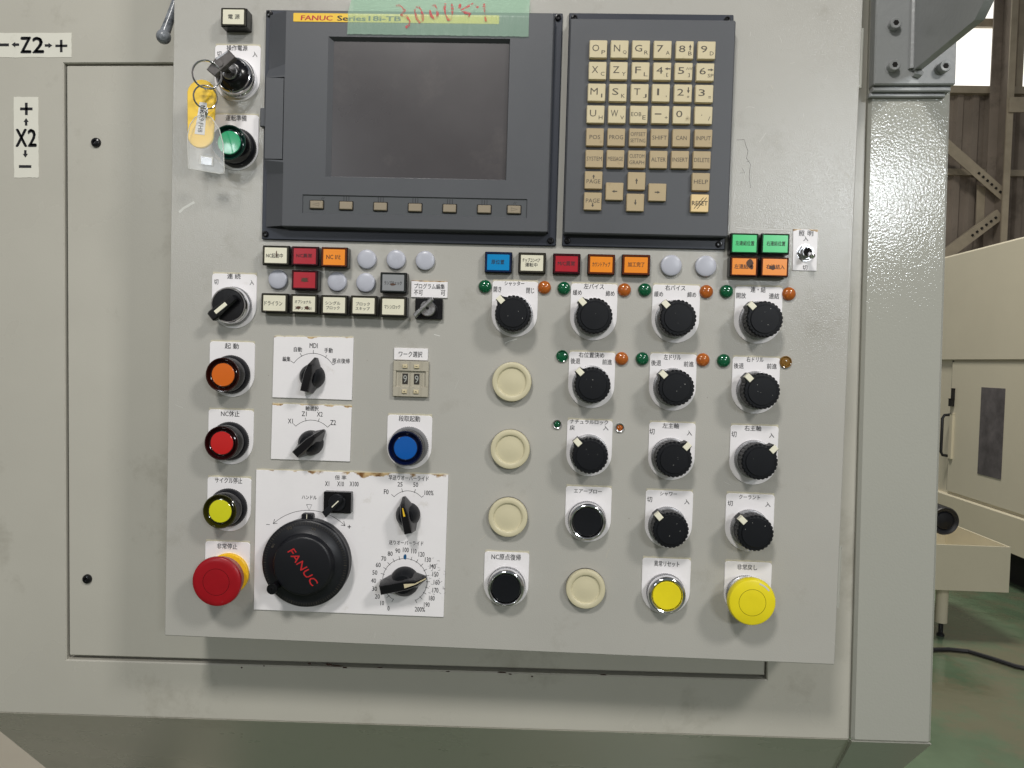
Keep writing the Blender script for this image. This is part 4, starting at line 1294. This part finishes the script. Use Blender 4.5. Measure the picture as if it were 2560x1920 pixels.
# recess of the soft keys
o4 = [(kL, kB), (kR, kB), (kR, kT), (kL, kT)]; i4 = [(kL + .6, kB + .6), (kR - .6, kB + .6), (kR - .6, kT - .6), (kL + .6, kT - .6)]
for i in range(4):
    j = (i + 1) % 4
    mb.add([(*o4[i], Z), (*o4[j], Z), (*i4[j], Z - 1.2), (*i4[i], Z - 1.2)], [(0, 1, 2, 3)])
mb.add([(*p, Z - 1.2) for p in i4], [(0, 1, 2, 3)], 'recess_grey')
mb.build('bezel', scr, angle=20)
mb = MB('screen_glass')
n = 14
q = iT; w_, h_ = q[1][0] - q[0][0], q[2][1] - q[1][1]
vs = []; fs = []
for j in range(n + 1):
    for i in range(n + 1):
        u, v = i / n, j / n
        vs.append((q[0][0] + w_ * u, q[0][1] + h_ * v, Z - dz - .05 - .0 * u))
for j in range(n):
    for i in range(n):
        fs.append((j * (n + 1) + i, j * (n + 1) + i + 1, (j + 1) * (n + 1) + i + 1, (j + 1) * (n + 1) + i))
mb.add(vs, fs)
mb.build('screen', scr, label='switched off screen')
mb = MB('bezel_grey')
mb.box(ch + .4, dR, dB + .9, dT - .9, Z - 2.8, Z - .3, .3, r=.4)
dd = mb.build('card_door', scr)
mb = MB('bezel_grey')
ty = rel(Z2(50, 812), 10)
mb.box(ty[0] - 3.0, ch + .3, ty[1] - 9, ty[1] + 9, 3, 11, .8, r=1)
mb.build('door_catch', scr)
# soft keys
for k, (kx, ky) in enumerate(((417, 1413), (620, 1420), (858, 1427), (1098, 1434), (1337, 1440), (1577, 1445), (1783, 1448))):
    x, y = rel(Z2(kx, ky), Z + 1)
    mb = MB('gap_dark')
    mb.box(x - 7.1, x + 7.1, y - 4.6, y + 4.6, Z - 1.2, Z - .9, r=.8)
    mb.box(x - 6.2, x + 6.2, y - 3.7, y + 3.7, Z - 1, Z + 1.2, .6, m='soft_key', r=.6)
    if k in (0, 6):
        d = -1 if k == 0 else 1
        mb.stroke([(x - 2.6 * d, y + 1.5), (x + 3.4 * d, y), (x - 2.6 * d, y - 1.5), (x - 2.6 * d, y + 1.5)], .3, Z + 1.3, 'print_grey')
        for i in (0, 1):
            mb.stroke([(x + 1.5 * i - 1 - (5 if k == 0 else -0) * -1 * (k == 0), y + 5.4), (x + 1.5 * i + .6 + (5 if k == 0 else 0), y + 7.6)], .35, Z - 1.1, 'print_black')
    else:
        for i in (-1, 0, 1):
            mb.stroke([(x + 2.4 * i, y + 4.8), (x + 2.4 * i, y + 9.2)], .55, Z + .1 if False else Z - 1.1, 'print_black')
    mb.build('soft_key', scr)
# nameplate
a = rel(Z2(258, 152), Z); b = rel(Z2(1682, 100), Z); yy = rel(Z2(500, 93), Z)[1]; yb_ = rel(Z2(500, 153), Z)[1]
mb = MB('nameplate_yellow')
mb.box(a[0], b[0], yb_, yy, Z, Z + .4, .1, r=.8)
def zt(t, x, y, w, h, m, shear=0, b=0):
    u = rel(Z2(x, y), Z + .4); s = sc(*Z2(x, y), Z) * .36166
    for d in ((0,) if not b else (-b, b)):
        mb.text(t, u[0] + d, u[1], w * s, h * s, Z + .52 + (.01 if d > 0 else 0), 0, m, shear)
zt('FANUC', 420, 124, 216, 33, 'print_red', .1, .25)
zt('Series', 660, 127, 194, 34, 'print_black', 0, .25)
zt('18i-TB', 890, 129, 220, 32, 'print_black', 0, .25)
mb.build('nameplate', scr)

# ================================================================== keypad unit
bx = quad([(1423, 32), (1836, 36.5), (1811, 623), (1405, 616)], 3)
X, Y = (bx[0] + bx[2]) / 2, (bx[1] + bx[3]) / 2
L0, B0_, R0, T0 = bx[0] - X, bx[1] - Y, bx[2] - X, bx[3] - Y
mb = MB('flange_grey')
mb.box(L0, R0, B0_, T0, 0, 3.0, .7, r=1)
kp = mb.build('keypad_unit', panel, (X, Y, 0), label='dark grey keypad unit right of the monitor')
for sx, sy in ((L0 + 5, T0 - 5.2), (R0 - 6, T0 - 5.2), (L0 + 5, B0_ + 5), (R0 - 6, B0_ + 5)):
    mb = MB('black_gloss')
    mb.lathe([(3.1, 2.9), (3.0, 4.6), (2.5, 5.2), (1.6, 5.3), (1.4, 4.2), (.01, 4.1)], cx=sx, cy=sy, seg=24)
    mb.build('screw', kp)
fl = rel(Z3(96, 800), HS)[0]; fR = rel(Z3(1168, 800), HS)[0]; fT = rel(Z3(650, 124), HS)[1]; fB = rel(Z3(600, 1524), HS)[1]
mb = MB('bezel_grey')
mb.prism(rrect(fl, fR, fB, fT, 1.8, 3), 2.9, HS, 1.2)
mb.build('bezel', kp)
rows = [((300, 438, 577, 717, 860, 1002), (318, 319, 320, 322, 324, 326)),
        ((295, 432, 574, 714, 853, 993), (458, 459, 461, 463, 465, 468)),
        ((289, 427, 568, 706, 849, 987), (599, 601, 602, 603, 605, 608)),
        ((282, 421, 563, 702, 841, 982), (741, 742, 743, 744, 746, 748)),
        ((278, 416, 557, 697, 838, 981), (889, 890, 891, 893, 895, 897)),
        ((274, 411, 550, 690, 830, 971), (1029, 1030, 1033, 1035, 1036, 1038))]
names = ['OP NQ GR 7A 8B 9D', 'XC ZY FL 4[ 5] 6S', 'MI SK TJ 1, 2# 3=', 'UH WV E_ -+ 0* ./']
HK = HS + 4.0


def key(px, py, m, draw):
    x, y = rel(Z3(px, py - 1), HK)
    mb = MB(m)
    w = 8.0
    n = rrect(-w - .3, w + .3, -w - .3, w + .3, .7, 2)
    mb.prism(n, HS - .1, HS + 1.2, 0, m)
    mb.prism(offset(n, -.05), HS + 1.2, HK, .7, m, inset=.5, back=False)
    draw(mb)
    mb.build('key', kp, (x, y, 0))


KS = .38576 / 2.56 / 1.02     # mm per zoomed pixel on the key tops
def kt(mb, t, dx, dy, w, h, m='print_grey', rot=0):
    mb.text(t, dx * KS, -dy * KS, w * KS, h * KS, HK + .1, rot, m)
def ka(mb, dx, dy, L, ang, w=7, hd=18, m='print_grey'):
    c, s_ = cos(radians(ang)), sin(radians(ang))
    pts = [(-L / 2, -w / 2), (0, -w / 2), (0, -hd / 2), (L / 2, 0), (0, hd / 2), (0, w / 2), (-L / 2, w / 2)]
    q = [((dx + a * c - b * s_) * KS, (-dy + a * s_ + b * c) * KS, HK + .1) for a, b in pts]
    mb.add(q, [(0, 1, 5, 6), (2, 3, 4)], m)


special = {'8B': 90, '4[': 180, '6S': 0, '2#': -90}
for r in range(4):
    for cI, nm in enumerate(names[r].split()):
        def draw(mb, nm=nm):
            if nm == 'E_':
                kt(mb, 'EOB', -16, -2, 64, 26); kt(mb, 'E', 33, 18, 20, 26); return
            if nm == '-+':
                kt(mb, '−', -14, -4, 42, 8); kt(mb, '+', 37, 18, 18, 18); return
            if nm == './':
                mb.box(-14 * KS, -9 * KS, -2 * KS, 3 * KS, HK, HK + .1, m='print_grey'); kt(mb, '/', 36, 20, 14, 26); return
            W = {'M': 46, 'W': 46, 'N': 40, 'O': 44, 'G': 46, '1': 13, 'T': 40, 'F': 36}.get(nm[0], 40)
            kt(mb, nm[0], -16 if nm[0] != '1' else -18, -6, W, 42)
            c = nm[1]
            if c == '#':
                kt(mb, '#', 33, 22, 14, 14); ka(mb, 33, -18, 38, -90)
            elif c in '[]':
                kt(mb, c, 33, 22, 12, 24)
                if c == ']':
                    mb.stroke([((18 + 7 * i) * KS, (14 + (12 if i % 2 else -2)) * KS) for i in range(6)], 4 * KS, HK + .12, 'print_grey')
                else:
                    ka(mb, 34, -16, 36, 180)
            elif c == 'S':
                kt(mb, 'SP', 34, 22, 36, 22); ka(mb, 34, -14, 36, 0)
            elif c == 'B':
                kt(mb, 'B', 34, 22, 22, 24); ka(mb, 34, -16, 38, 90)
            elif c in ',=*':
                kt(mb, {'=': '='}.get(c, c), 34, 22, 16 if c != ',' else 6, 12)
            else:
                kt(mb, c, 33, 20, 8 if c == 'I' else 24, 24)
        key(rows[r][0][cI], rows[r][1][cI], 'key_cream', draw)
fn = [['POS', 'PROG', 'OFFSET/SETTING', 'SHIFT', 'CAN', 'INPUT'], ['SYSTEM', 'MESSAGE', 'CUSTOM/GRAPH', 'ALTER', 'INSERT', 'DELETE']]
for r in (4, 5):
    for cI, t in enumerate(fn[r - 4]):
        def draw(mb, t=t):
            if '/' in t:
                a, b = t.split('/')
                kt(mb, a, 0, -20, 94, 24); kt(mb, b, 0, 20, 94, 24)
            else:
                kt(mb, t, 0, 0, {3: 68, 4: 88, 5: 92}.get(len(t), 96), 26)
        key(rows[r][0][cI], rows[r][1][cI], 'key_tan', draw)
key(269, 1168, 'key_tan', lambda mb: (kt(mb, 'PAGE', 0, 8, 88, 26), ka(mb, 0, -22, 26, 90)))
key(548, 1174, 'key_tan', lambda mb: ka(mb, 0, 0, 36, 90))
key(965, 1179, 'key_tan', lambda mb: kt(mb, 'HELP', 0, 0, 88, 26))
key(405, 1241, 'key_tan', lambda mb: ka(mb, 0, 0, 34, 180))
key(683, 1247, 'key_tan', lambda mb: ka(mb, 0, 0, 34, 0))
key(264, 1305, 'key_tan', lambda mb: (kt(mb, 'PAGE', 0, -4, 88, 26), ka(mb, 0, 24, 26, -90)))
key(540, 1313, 'key_tan', lambda mb: ka(mb, 0, 0, 36, -90))


def rs(mb):
    kt(mb, 'RESET', 0, 0, 98, 28, 'print_black')
    for d in (0, 20):
        mb.stroke([((-36 + d) * KS, -36 * KS), ((22 + d) * KS, 36 * KS)], 3.5 * KS, HK + .13, 'print_black')


key(958, 1318, 'key_bright', rs)

# ================================================================== green tape
tape = thing('masking_tape', 'strip of translucent green tape stuck over the top of the monitor with red handwritten strokes', 'tape', ORG, rot=UP)
zt_ = 15.1
tl = P(869, 30, zt_)[0]; tr = P(1323, 30, zt_)[0]; tb_ = P(1100, 88, zt_)[1]
ty0 = P(1100, 31, zt_)[1]
mb = MB('green_tape')
nx = 90
prof = [(tb_, zt_ + .1), (tb_ + 3, zt_), (ty0 - 4, zt_), (ty0, zt_ - .2), (ty0 + 9, 8), (ty0 + 20, .6), (ty0 + 60, .5)]
vs = []; fs = []
for j, (y, z) in enumerate(prof):
    for i in range(nx + 1):
        u = i / nx
        x = tl + (tr - tl) * u
        if i in (0,): x += random.uniform(-.5, .5)
        yy = y + (random.uniform(-.25, .25) if j == 0 else 0) + (-(u * .3) if j == 0 else 0)
        vs.append((x, yy, z + (random.uniform(0, .22) if j < 3 else 0)))
for j in range(len(prof) - 1):
    for i in range(nx):
        a = j * (nx + 1) + i
        fs.append((a, a + 1, a + nx + 2, a + nx + 1))
mb.add(vs, fs)
mb.build('tape_strip', tape, angle=80)
qf = frame(860, 0, .217)
mb = MB('tape_ink')
for pts in ([(585, 35), (620, 25), (660, 55), (695, 110), (680, 150), (650, 170), (720, 190), (760, 240), (750, 290), (710, 318)],
            [(820, 60), (850, 50), (880, 90), (905, 170), (905, 240), (870, 262), (840, 210), (815, 130), (808, 80)],
            [(1000, 25), (1035, 22), (1060, 70), (1080, 150), (1070, 210), (1040, 222), (1000, 170), (985, 100)],
            [(1150, -20), (1150, 60), (1170, 170), (1200, 225), (1235, 225), (1250, 150), (1240, 60), (1225, -20)],
            [(1480, -20), (1400, 60), (1340, 100), (1390, 140), (1460, 160), (1435, 190)],
            [(1500, 10), (1540, 62)], [(1600, -20), (1610, 60), (1620, 150), (1638, 250)], [(1325, -10), (1325, 70)]):
    dense = []
    for a, b in zip(pts, pts[1:]):
        for k in range(6):
            t = k / 6; dense.append((a[0] + (b[0] - a[0]) * t, a[1] + (b[1] - a[1]) * t))
    dense.append(pts[-1])
    w3 = [P(*qf(*p), zt_ + .3) for p in dense]
    n = len(w3); vs = []
    for k, p in enumerate(w3):
        a = w3[max(k - 2, 0)]; b = w3[min(k + 2, n - 1)]; l = hypot(b[0] - a[0], b[1] - a[1]) or 1
        wd = .95 + .35 * sin(k * .4)
        ny, nx_ = (b[0] - a[0]) / l * wd, -(b[1] - a[1]) / l * wd
        zf = zt_ + .45 if p[1] < ty0 else zt_ + .35 - (p[1] - ty0) * .78
        vs += [(p[0] - nx_, p[1] - ny, zf), (p[0] + nx_, p[1] + ny, zf)]
    mb.add(vs, [(2 * k, 2 * k + 2, 2 * k + 3, 2 * k + 1) for k in range(n - 1)])
mb.build('handwriting', tape)

# ================================================================== keys and tags
def at(px, py, h):
    x, y = P(px, py, h); return Vector((x, y, h))


kroot = thing('key', 'flat dark key sitting in the key switch', 'key', ORG, rot=UP)
mb = MB('key_dark')
c0 = at(*g_(325, 450), 23)
# blade
mb.box(c0.x - 4.2, c0.x + 3.4, c0.y - .9, c0.y + .9, 20, 33, .2)
mb.T = Matrix.Translation((c0.x - .5, c0.y + 1.5, 0)) @ Matrix.Rotation(radians(40), 4, 'Z')
mb.build('blade', kroot)
kb = [g_(330, 205), g_(410, 290), g_(165, 510), g_(72, 430), g_(175, 295)]
pp = [P(*p, 40) for p in kb]
mb = MB('key_dark')
pp2 = [pp[2], pp[1], pp[0], pp[4], pp[3]]
mb.prism(pp2, 34.5, 40, .7)
a, b = Vector(pp[0]), Vector(pp[4])
mb.add([(pp[0][0] - .4, pp[0][1] - .5, 40.1), (pp[4][0], pp[4][1] - .4, 40.1), (pp[4][0] + 1.6, pp[4][1] - 2.0, 40.15), (pp[0][0] - .6, pp[0][1] - 2.0, 40.15)], [(0, 1, 2, 3)], 'steel')
mb.lathe([(3.4, 33), (3.6, 40.3), (3.3, 40.6)], cx=c0.x - 1.0, cy=c0.y + .6, seg=24)
mb.build('key_bow', kroot)


def ring3(name, label, cpx, r, thick, tilt, rot, h, turns=2):
    o = thing(name, label, 'key ring', ORG, rot=UP)
    c = at(*cpx, h)
    M = Matrix.Translation(c) @ Matrix.Rotation(radians(rot), 4, 'Z') @ Matrix.Rotation(radians(tilt), 4, 'X')
    mb = MB('chrome'); mb.T = M
    n = 64
    pts = [(r * cos(2 * pi * i / n), r * sin(2 * pi * i / n), thick * 1.5 * (i / n - turns / 2)) for i in range(n * turns + 1)]
    mb.tube(pts, thick, 8)
    mb.build('wire', o)
    return o


zf = frame(0, 0, .31646)
ring3('key_ring', 'large split ring through the key', zf(1635, 590), 12.4, .85, 28, 68, 42)
ring3('key_ring', 'smaller split ring holding the yellow and the clear tag', zf(1623, 768), 10.4, .7, 35, 75, 36)
# yellow tag
yt = thing('key_tag', 'long yellow plastic key tag with a paper strip', 'key tag', ORG, rot=UP)
h = 27
c1 = at(*zf(1590, 745), h); c2 = at(*zf(1583, 1065), h)
ax = (c1 - c2); ax.z = 0; L_ = ax.length
M = Matrix.Translation((c2.x, c2.y, h - 2)) @ Matrix.Rotation(atan2(ax.y, ax.x), 4, 'Z')
w1, w2 = 13.8, 12.6
out = [(L_ + w1 * cos(radians(a)), w1 * sin(radians(a))) for a in range(-80, 81, 16)] + [(w2 * cos(radians(a)) * 1.0, w2 * sin(radians(a))) for a in range(100, 261, 16)]
mb = MB('yellow_tag'); mb.T = M
mb.prism(out, 0, 2.6, .8)
mb.build('tag_body', yt)
mb = MB('paper'); mb.T = Matrix.Translation((*P(*zf(1592, 935), h + 1.2), h + .75)) @ Matrix.Rotation(radians(-96), 4, 'Z')
mb.prism([(-15, -3.8), (15, -5.0), (15, 4.6), (-15, 3.4)], 0, .25)
mb.text('NR.R9 FH8', .5, 0, 25, 4.6, .4)
mb.build('paper_strip', yt)
# clear tag
ct = thing('key_tag', 'clear square-bottomed plastic tag hanging over the green button', 'key tag', ORG, rot=UP)
h = 33
pts = [zf(1487, 1330), zf(1740, 1372), zf(1768, 1366), zf(1770, 1340), zf(1760, 1130), zf(1730, 1020), zf(1670, 930), zf(1600, 895), zf(1540, 925), zf(1500, 980), zf(1480, 1060), zf(1482, 1200)]
poly = [P(*p, h) for p in pts]
mb = MB('clear_film')
mb.prism(poly, h - 1.6, h, .5)
mb.build('film', ct)
mb = MB('window_white')
mb.tube([(x, y, h - .6) for x, y in poly], .42, 8, closed=True, m='mark_white')
mb.build('edge_bead', ct)
mb = MB('mark_white')
s4 = [P(*p, h) for p in (zf(1575, 1292), zf(1680, 1310), zf(1682, 1240), zf(1578, 1226))]
s5 = [P(*p, h) for p in (zf(1590, 1296), zf(1674, 1308), zf(1672, 1248), zf(1588, 1236))]
mb.prism(s4, h + .02, h + .12)
mb.prism(s5, h + .12, h + .25, m='lens_grey')
mb.build('printed_square', ct)
mb = MB('steel')
e1 = at(*zf(1635, 860), 37); e2 = at(*zf(1628, 925), 34)
mb.tube([e1 + Vector((0, 1, 0)), e1, (e1 + e2) / 2 + Vector((1.3, 0, 1)), e2, (e1 + e2) / 2 + Vector((-1.3, 0, -1)), e1], .7, 8)
mb.build('chain_link', ct)

# ================================================================== hall behind
mat('floor_green', srgb(88, 106, 84), .15, vary=.22, vscale=2.2, rvary=.1, bump=(9, .002, 4), dark=(srgb(108, 102, 84), .75, 1.7, .46))
mat('beige_paint', srgb(214, 207, 186), .42, vary=.03, vscale=2, bump=(60, .0003))
mat('beige_light', srgb(214, 206, 182), .45, vary=.03, vscale=2)
mat('machine_glass', srgb(92, 88, 90), .25, vary=.4, vscale=9)
mat('hall_sheet', srgb(134, 124, 114), .7, vary=.12, vscale=3, dark=(srgb(84, 74, 66), .5, 2, .52))
mat('hall_steel', srgb(160, 150, 132), .6, vary=.15, vscale=5)
mat('daylight_pane', (1, .985, .93, 1), .4, emit=1.15)
mat('rubber', srgb(34, 34, 36), .4, vary=.2, vscale=40)
mat('cream_tank', srgb(226, 214, 196), .45, vary=.05, vscale=6)


def mm(o):
    return o


fl_ = bpy.data.meshes.new('floor')
fl_.from_pydata([(-12, -9, 0), (14, -9, 0), (14, 14, 0), (-12, 14, 0)], [], [(0, 1, 2, 3)])
fl_.materials.append(MATS['floor_green'])
fo = bpy.data.objects.new('floor', fl_); COL.objects.link(fo); fo['kind'] = 'structure'

# world-space builder: x right, y into the hall, z up, millimetres
def wb_build(mb, name, parent=None, label=None):
    return mb.build(name, parent, label=label)


YD = lambda d: d - D        # distance from the lens plane -> world y (mm)
E_ = EYE * 1000


def bxw(mb, x0, x1, y0, y1, z0, z1, bev=0, m=None):
    mb.box(x0, x1, y0, y1, z0, z1, bev, m)


# hall wall
wy = YD(9000)
wall_ = bpy.data.objects.new('wall', None)
mb = MB('hall_sheet')
n = 0; xs = 2600; prof = []
while xs < 9000:
    prof += [(xs, wy + 40), (xs + 60, wy + 40), (xs + 85, wy), (xs + 150, wy), (xs + 175, wy + 40)]; xs += 175
prof.append((xs, wy + 40))
zT = 4610
vs = [(x, y, 0) for x, y in prof] + [(x, y, zT) for x, y in prof]; k = len(prof)
mb.add(vs, [(i, i + 1, k + i + 1, k + i) for i in range(k - 1)])
mb.box(2600, 9000, wy + 60, wy + 160, 0, zT)
wl = mb.build('wall', angle=20)
wl['kind'] = 'structure'
mb = MB('hall_steel')
mb.box(2600, 9000, wy - 60, wy + 120, 4600, 4680)
mb.build('sill', wl)
mb = MB('hall_steel')
mb.box(2600, 9000, wy - 30, wy + 60, 3690, 3760)
mb.build('rail', wl)
mb = MB('hall_sheet')
mb.box(2600, 9000, wy, wy + 100, 7200, 8600)
mb.build('upper_wall', wl)
gx0 = 4860
for k, (x0, x1) in enumerate(((3700, 4330), (4430, 5075), (5300, 6000), (6150, 6900))):
    mb = MB('hall_steel')
    mb.box(x0 - 70, x0, wy - 30, wy + 60, 4680, 7200); mb.box(x1, x1 + 70, wy - 30, wy + 60, 4640, 7200)
    mb.box(x0, x1, wy - 30, wy + 50, 5350, 5440)
    w = mb.build('window', wl)
    mb = MB('daylight_pane'); mb.box(x0 - 2, x1 + 2, wy + 20, wy + 30, 4680, 5352); mb.build('pane', w)
    mb = MB('daylight_pane'); mb.box(x0 - 2, x1 + 2, wy + 20, wy + 30, 5438, 7200); mb.build('pane', w)
cl = thing('steel_column', 'brown steel hall column between the bright windows, right edge of the photo', 'column', (0, 0, 0))
mb = MB('hall_steel')
mb.box(4955, 5022, wy - 360, wy - 340, 0, 7600, 6)
mb.box(4978, 4998, wy - 340, wy - 160, 0, 7600, m='hall_sheet')
mb.box(4880, 5105, wy - 160, wy - 140, 0, 7600, 0, m='hall_sheet')
mb.build('column_beam', cl)
mb = MB('hall_steel')
mb.box(4965, 5140, wy - 380, wy - 364, 4290, 4450)
mb.build('splice_plate', cl)


def hall_pt(px, py, d):
    h = D - d; x, y = P(px, py, h); return Vector((x, YD(d), E_ + y))


for (a, b, lab) in (((2340, 345), (2507, 492), 'upper rusty diagonal brace behind the beige machine'), ((2350, 646), (2496, 536), 'lower rusty diagonal brace behind the beige machine')):
    t = thing('steel_brace', lab, 'brace', (0, 0, 0), 'diagonal braces on the hall wall')
    p0, p1 = hall_pt(*a, 8750), hall_pt(*b, 8750)
    v = (p1 - p0); L1_ = v.length
    ang = atan2(v.z, v.x)
    M = Matrix.Translation(p0) @ Matrix.Rotation(-ang, 4, 'Y')
    mb = MB('hall_steel'); mb.T = M
    mb.box(0, L1_, -40, -30, -60, 60, 2); mb.box(0, L1_, -30, 40, 44, 56, 0)
    mb.build('angle_bar', t)
    mb = MB('hall_steel'); mb.T = M
    for i in range(6):
        cxx = L1_ - 70 - i * 62
        mb.box(cxx - 12, cxx + 12, -52, -40, -14, 10, 4, m='gap_dark')
    mb.build('rivet_row', t)
t = thing('gusset_sheet', 'pale gusset plate where the two diagonal braces meet', 'steel plate', (0, 0, 0))
p = [hall_pt(2443, 462, 8850), hall_pt(2440, 572, 8850), hall_pt(2500, 556, 8850), hall_pt(2511, 530, 8850), hall_pt(2511, 480, 8850)]
mb = MB('hall_steel')
mb.add([(q.x, q.y, q.z) for q in p] + [(q.x, q.y + 12, q.z) for q in p], [(0, 1, 2, 3, 4), (9, 8, 7, 6, 5)] + [(i, i + 5, (i + 1) % 5 + 5, (i + 1) % 5) for i in range(5)])
mb.build('plate', t)

# beige machine
bm_ = thing('beige_machine', 'large beige machine with a narrow dark window, in the hall beyond the column', 'machine', (0, 0, 0))
Xf = 3200
mb = MB('beige_paint')
mb.box(Xf - 26, 5600, YD(4500), YD(8400), 1553, 2372, 14)
mb.box(Xf, 5580, YD(4510), YD(8390), 506, 1553, 0)
mb.build('housing', bm_)
mb = MB('beige_light')
mb.box(Xf - 30, 5590, YD(4490), YD(8410), 255, 506, 8)
mb.build('lower_skirt', bm_)
mb = MB('gap_dark'); mb.box(Xf + 120, 5500, YD(4600), YD(8300), 0, 255)  # dark block stands for the shade in the void under the machine
mb.build('under_shade', bm_)
dd0, dd1 = YD(4800), YD(6115)
mb = MB('beige_paint')
mb.box(Xf - 14, Xf + 5, dd0, dd1, 530, 1535, 2)
door = mb.build('door', bm_)
mb = MB('gap_dark'); mb.box(Xf - 2, Xf + 4, dd1 + 3, dd1 + 26, 530, 1545); mb.build('door_gap', bm_)
mb = MB('machine_glass'); mb.box(Xf - 18, Xf - 10, YD(5415), YD(5700), 723, 1352, 1)
mb.build('window_pane', door)
mb = MB('rubber')
hy = YD(6110)
mb.tube([(Xf - 10, hy, 800), (Xf - 60, hy, 806), (Xf - 74, hy, 830), (Xf - 74, hy, 1092), (Xf - 60, hy, 1118), (Xf - 10, hy, 1124)], 11, 10)
mb.build('handle', door)
mb = MB('beige_light'); mb.box(Xf - 30, Xf - 12, YD(6090), YD(6050), 785, 1130, 2); mb.build('handle_plate', door)
mb = MB('gap_dark'); mb.box(Xf - 40, Xf - 12, YD(6100), YD(6060), 1190, 1250, 4); mb.box(Xf - 34, Xf - 12, YD(6080), YD(6058), 1240, 1330, 3); mb.build('latch', door)

# chip tray
tr_ = thing('chip_tray', 'cream metal tray on a leg in front of the beige machine', 'tray', (0, 0, 0))
mb = MB('beige_light')
tx0, tx1, ty0_, ty1_ = 1600, 2540, YD(4200), YD(4860)
z0t, z1t = 278, 524
for a in ((tx0, tx1, ty0_, ty0_ + 8), (tx0, tx1, ty1_ - 8, ty1_), (tx0, tx0 + 8, ty0_ + 8, ty1_ - 8), (tx1 - 8, tx1, ty0_ + 8, ty1_ - 8)):
    mb.box(a[0], a[1], a[2], a[3], z0t, z1t)
mb.box(tx0 + 8, tx1 - 8, ty0_ + 8, ty1_ - 8, z0t, z0t + 8)
mb.build('tray_pan', tr_)
for lx in (2238, 1700):
    mb = MB('beige_light')
    mb.lathe([(31, 75), (31, 278)], cx=lx, cy=YD(4290), seg=20)
    mb.lathe([(12, 12), (12, 75)], cx=lx, cy=YD(4290), seg=12, m='rubber'); mb.lathe([(20, 0), (20, 12), (12, 16)], cx=lx, cy=YD(4290), seg=20, m='rubber')
    mb.build('leg', tr_)
rl = thing('black_roller', 'black round roller end lying over the tray', 'roller', (0, 0, 0))
c = hall_pt(2364, 1303, 4450)
mb = MB('rubber')
mb.T = Matrix.Translation((c.x, YD(4450), c.z)) @ Matrix.Rotation(-pi / 2, 4, 'X')
mb.lathe([(50, 14), (60, 4), (74, 0), (81, 10), (81, 320)], seg=40)
mb.lathe([(52, 10), (46, 4), (10, -2), (.01, -2)], seg=24, m='black_plastic')
mb.build('roller_body', rl)
# cable on the floor
mb = MB('rubber')
pts = [G(*p) for p in ((2240, 1640), (2320, 1630), (2370, 1629), (2420, 1634), (2480, 1652), (2540, 1672), (2600, 1684), (2700, 1690))]
mb.tube([(p.x * 1000, p.y * 1000, 12) for p in pts], 11, 8)
tag(mb.build('cable'), 'thin black cable lying across the green floor', 'cable')
# pale tank below the machine at the left
tk_ = thing('coolant_tank', 'pale tank under the machine at the lower left corner', 'tank', (0, 0, 0))
mb = MB('cream_tank')
mb.box(-1900, -760, 560, 1100, 40, 1060, 8)
mb.build('tank_body', tk_)
mb = MB('rubber'); mb.box(-760 + 1, -690, 560, 700, 500, 980, 8); mb.build('pump', tk_)

bpy.data.objects.remove(to_)
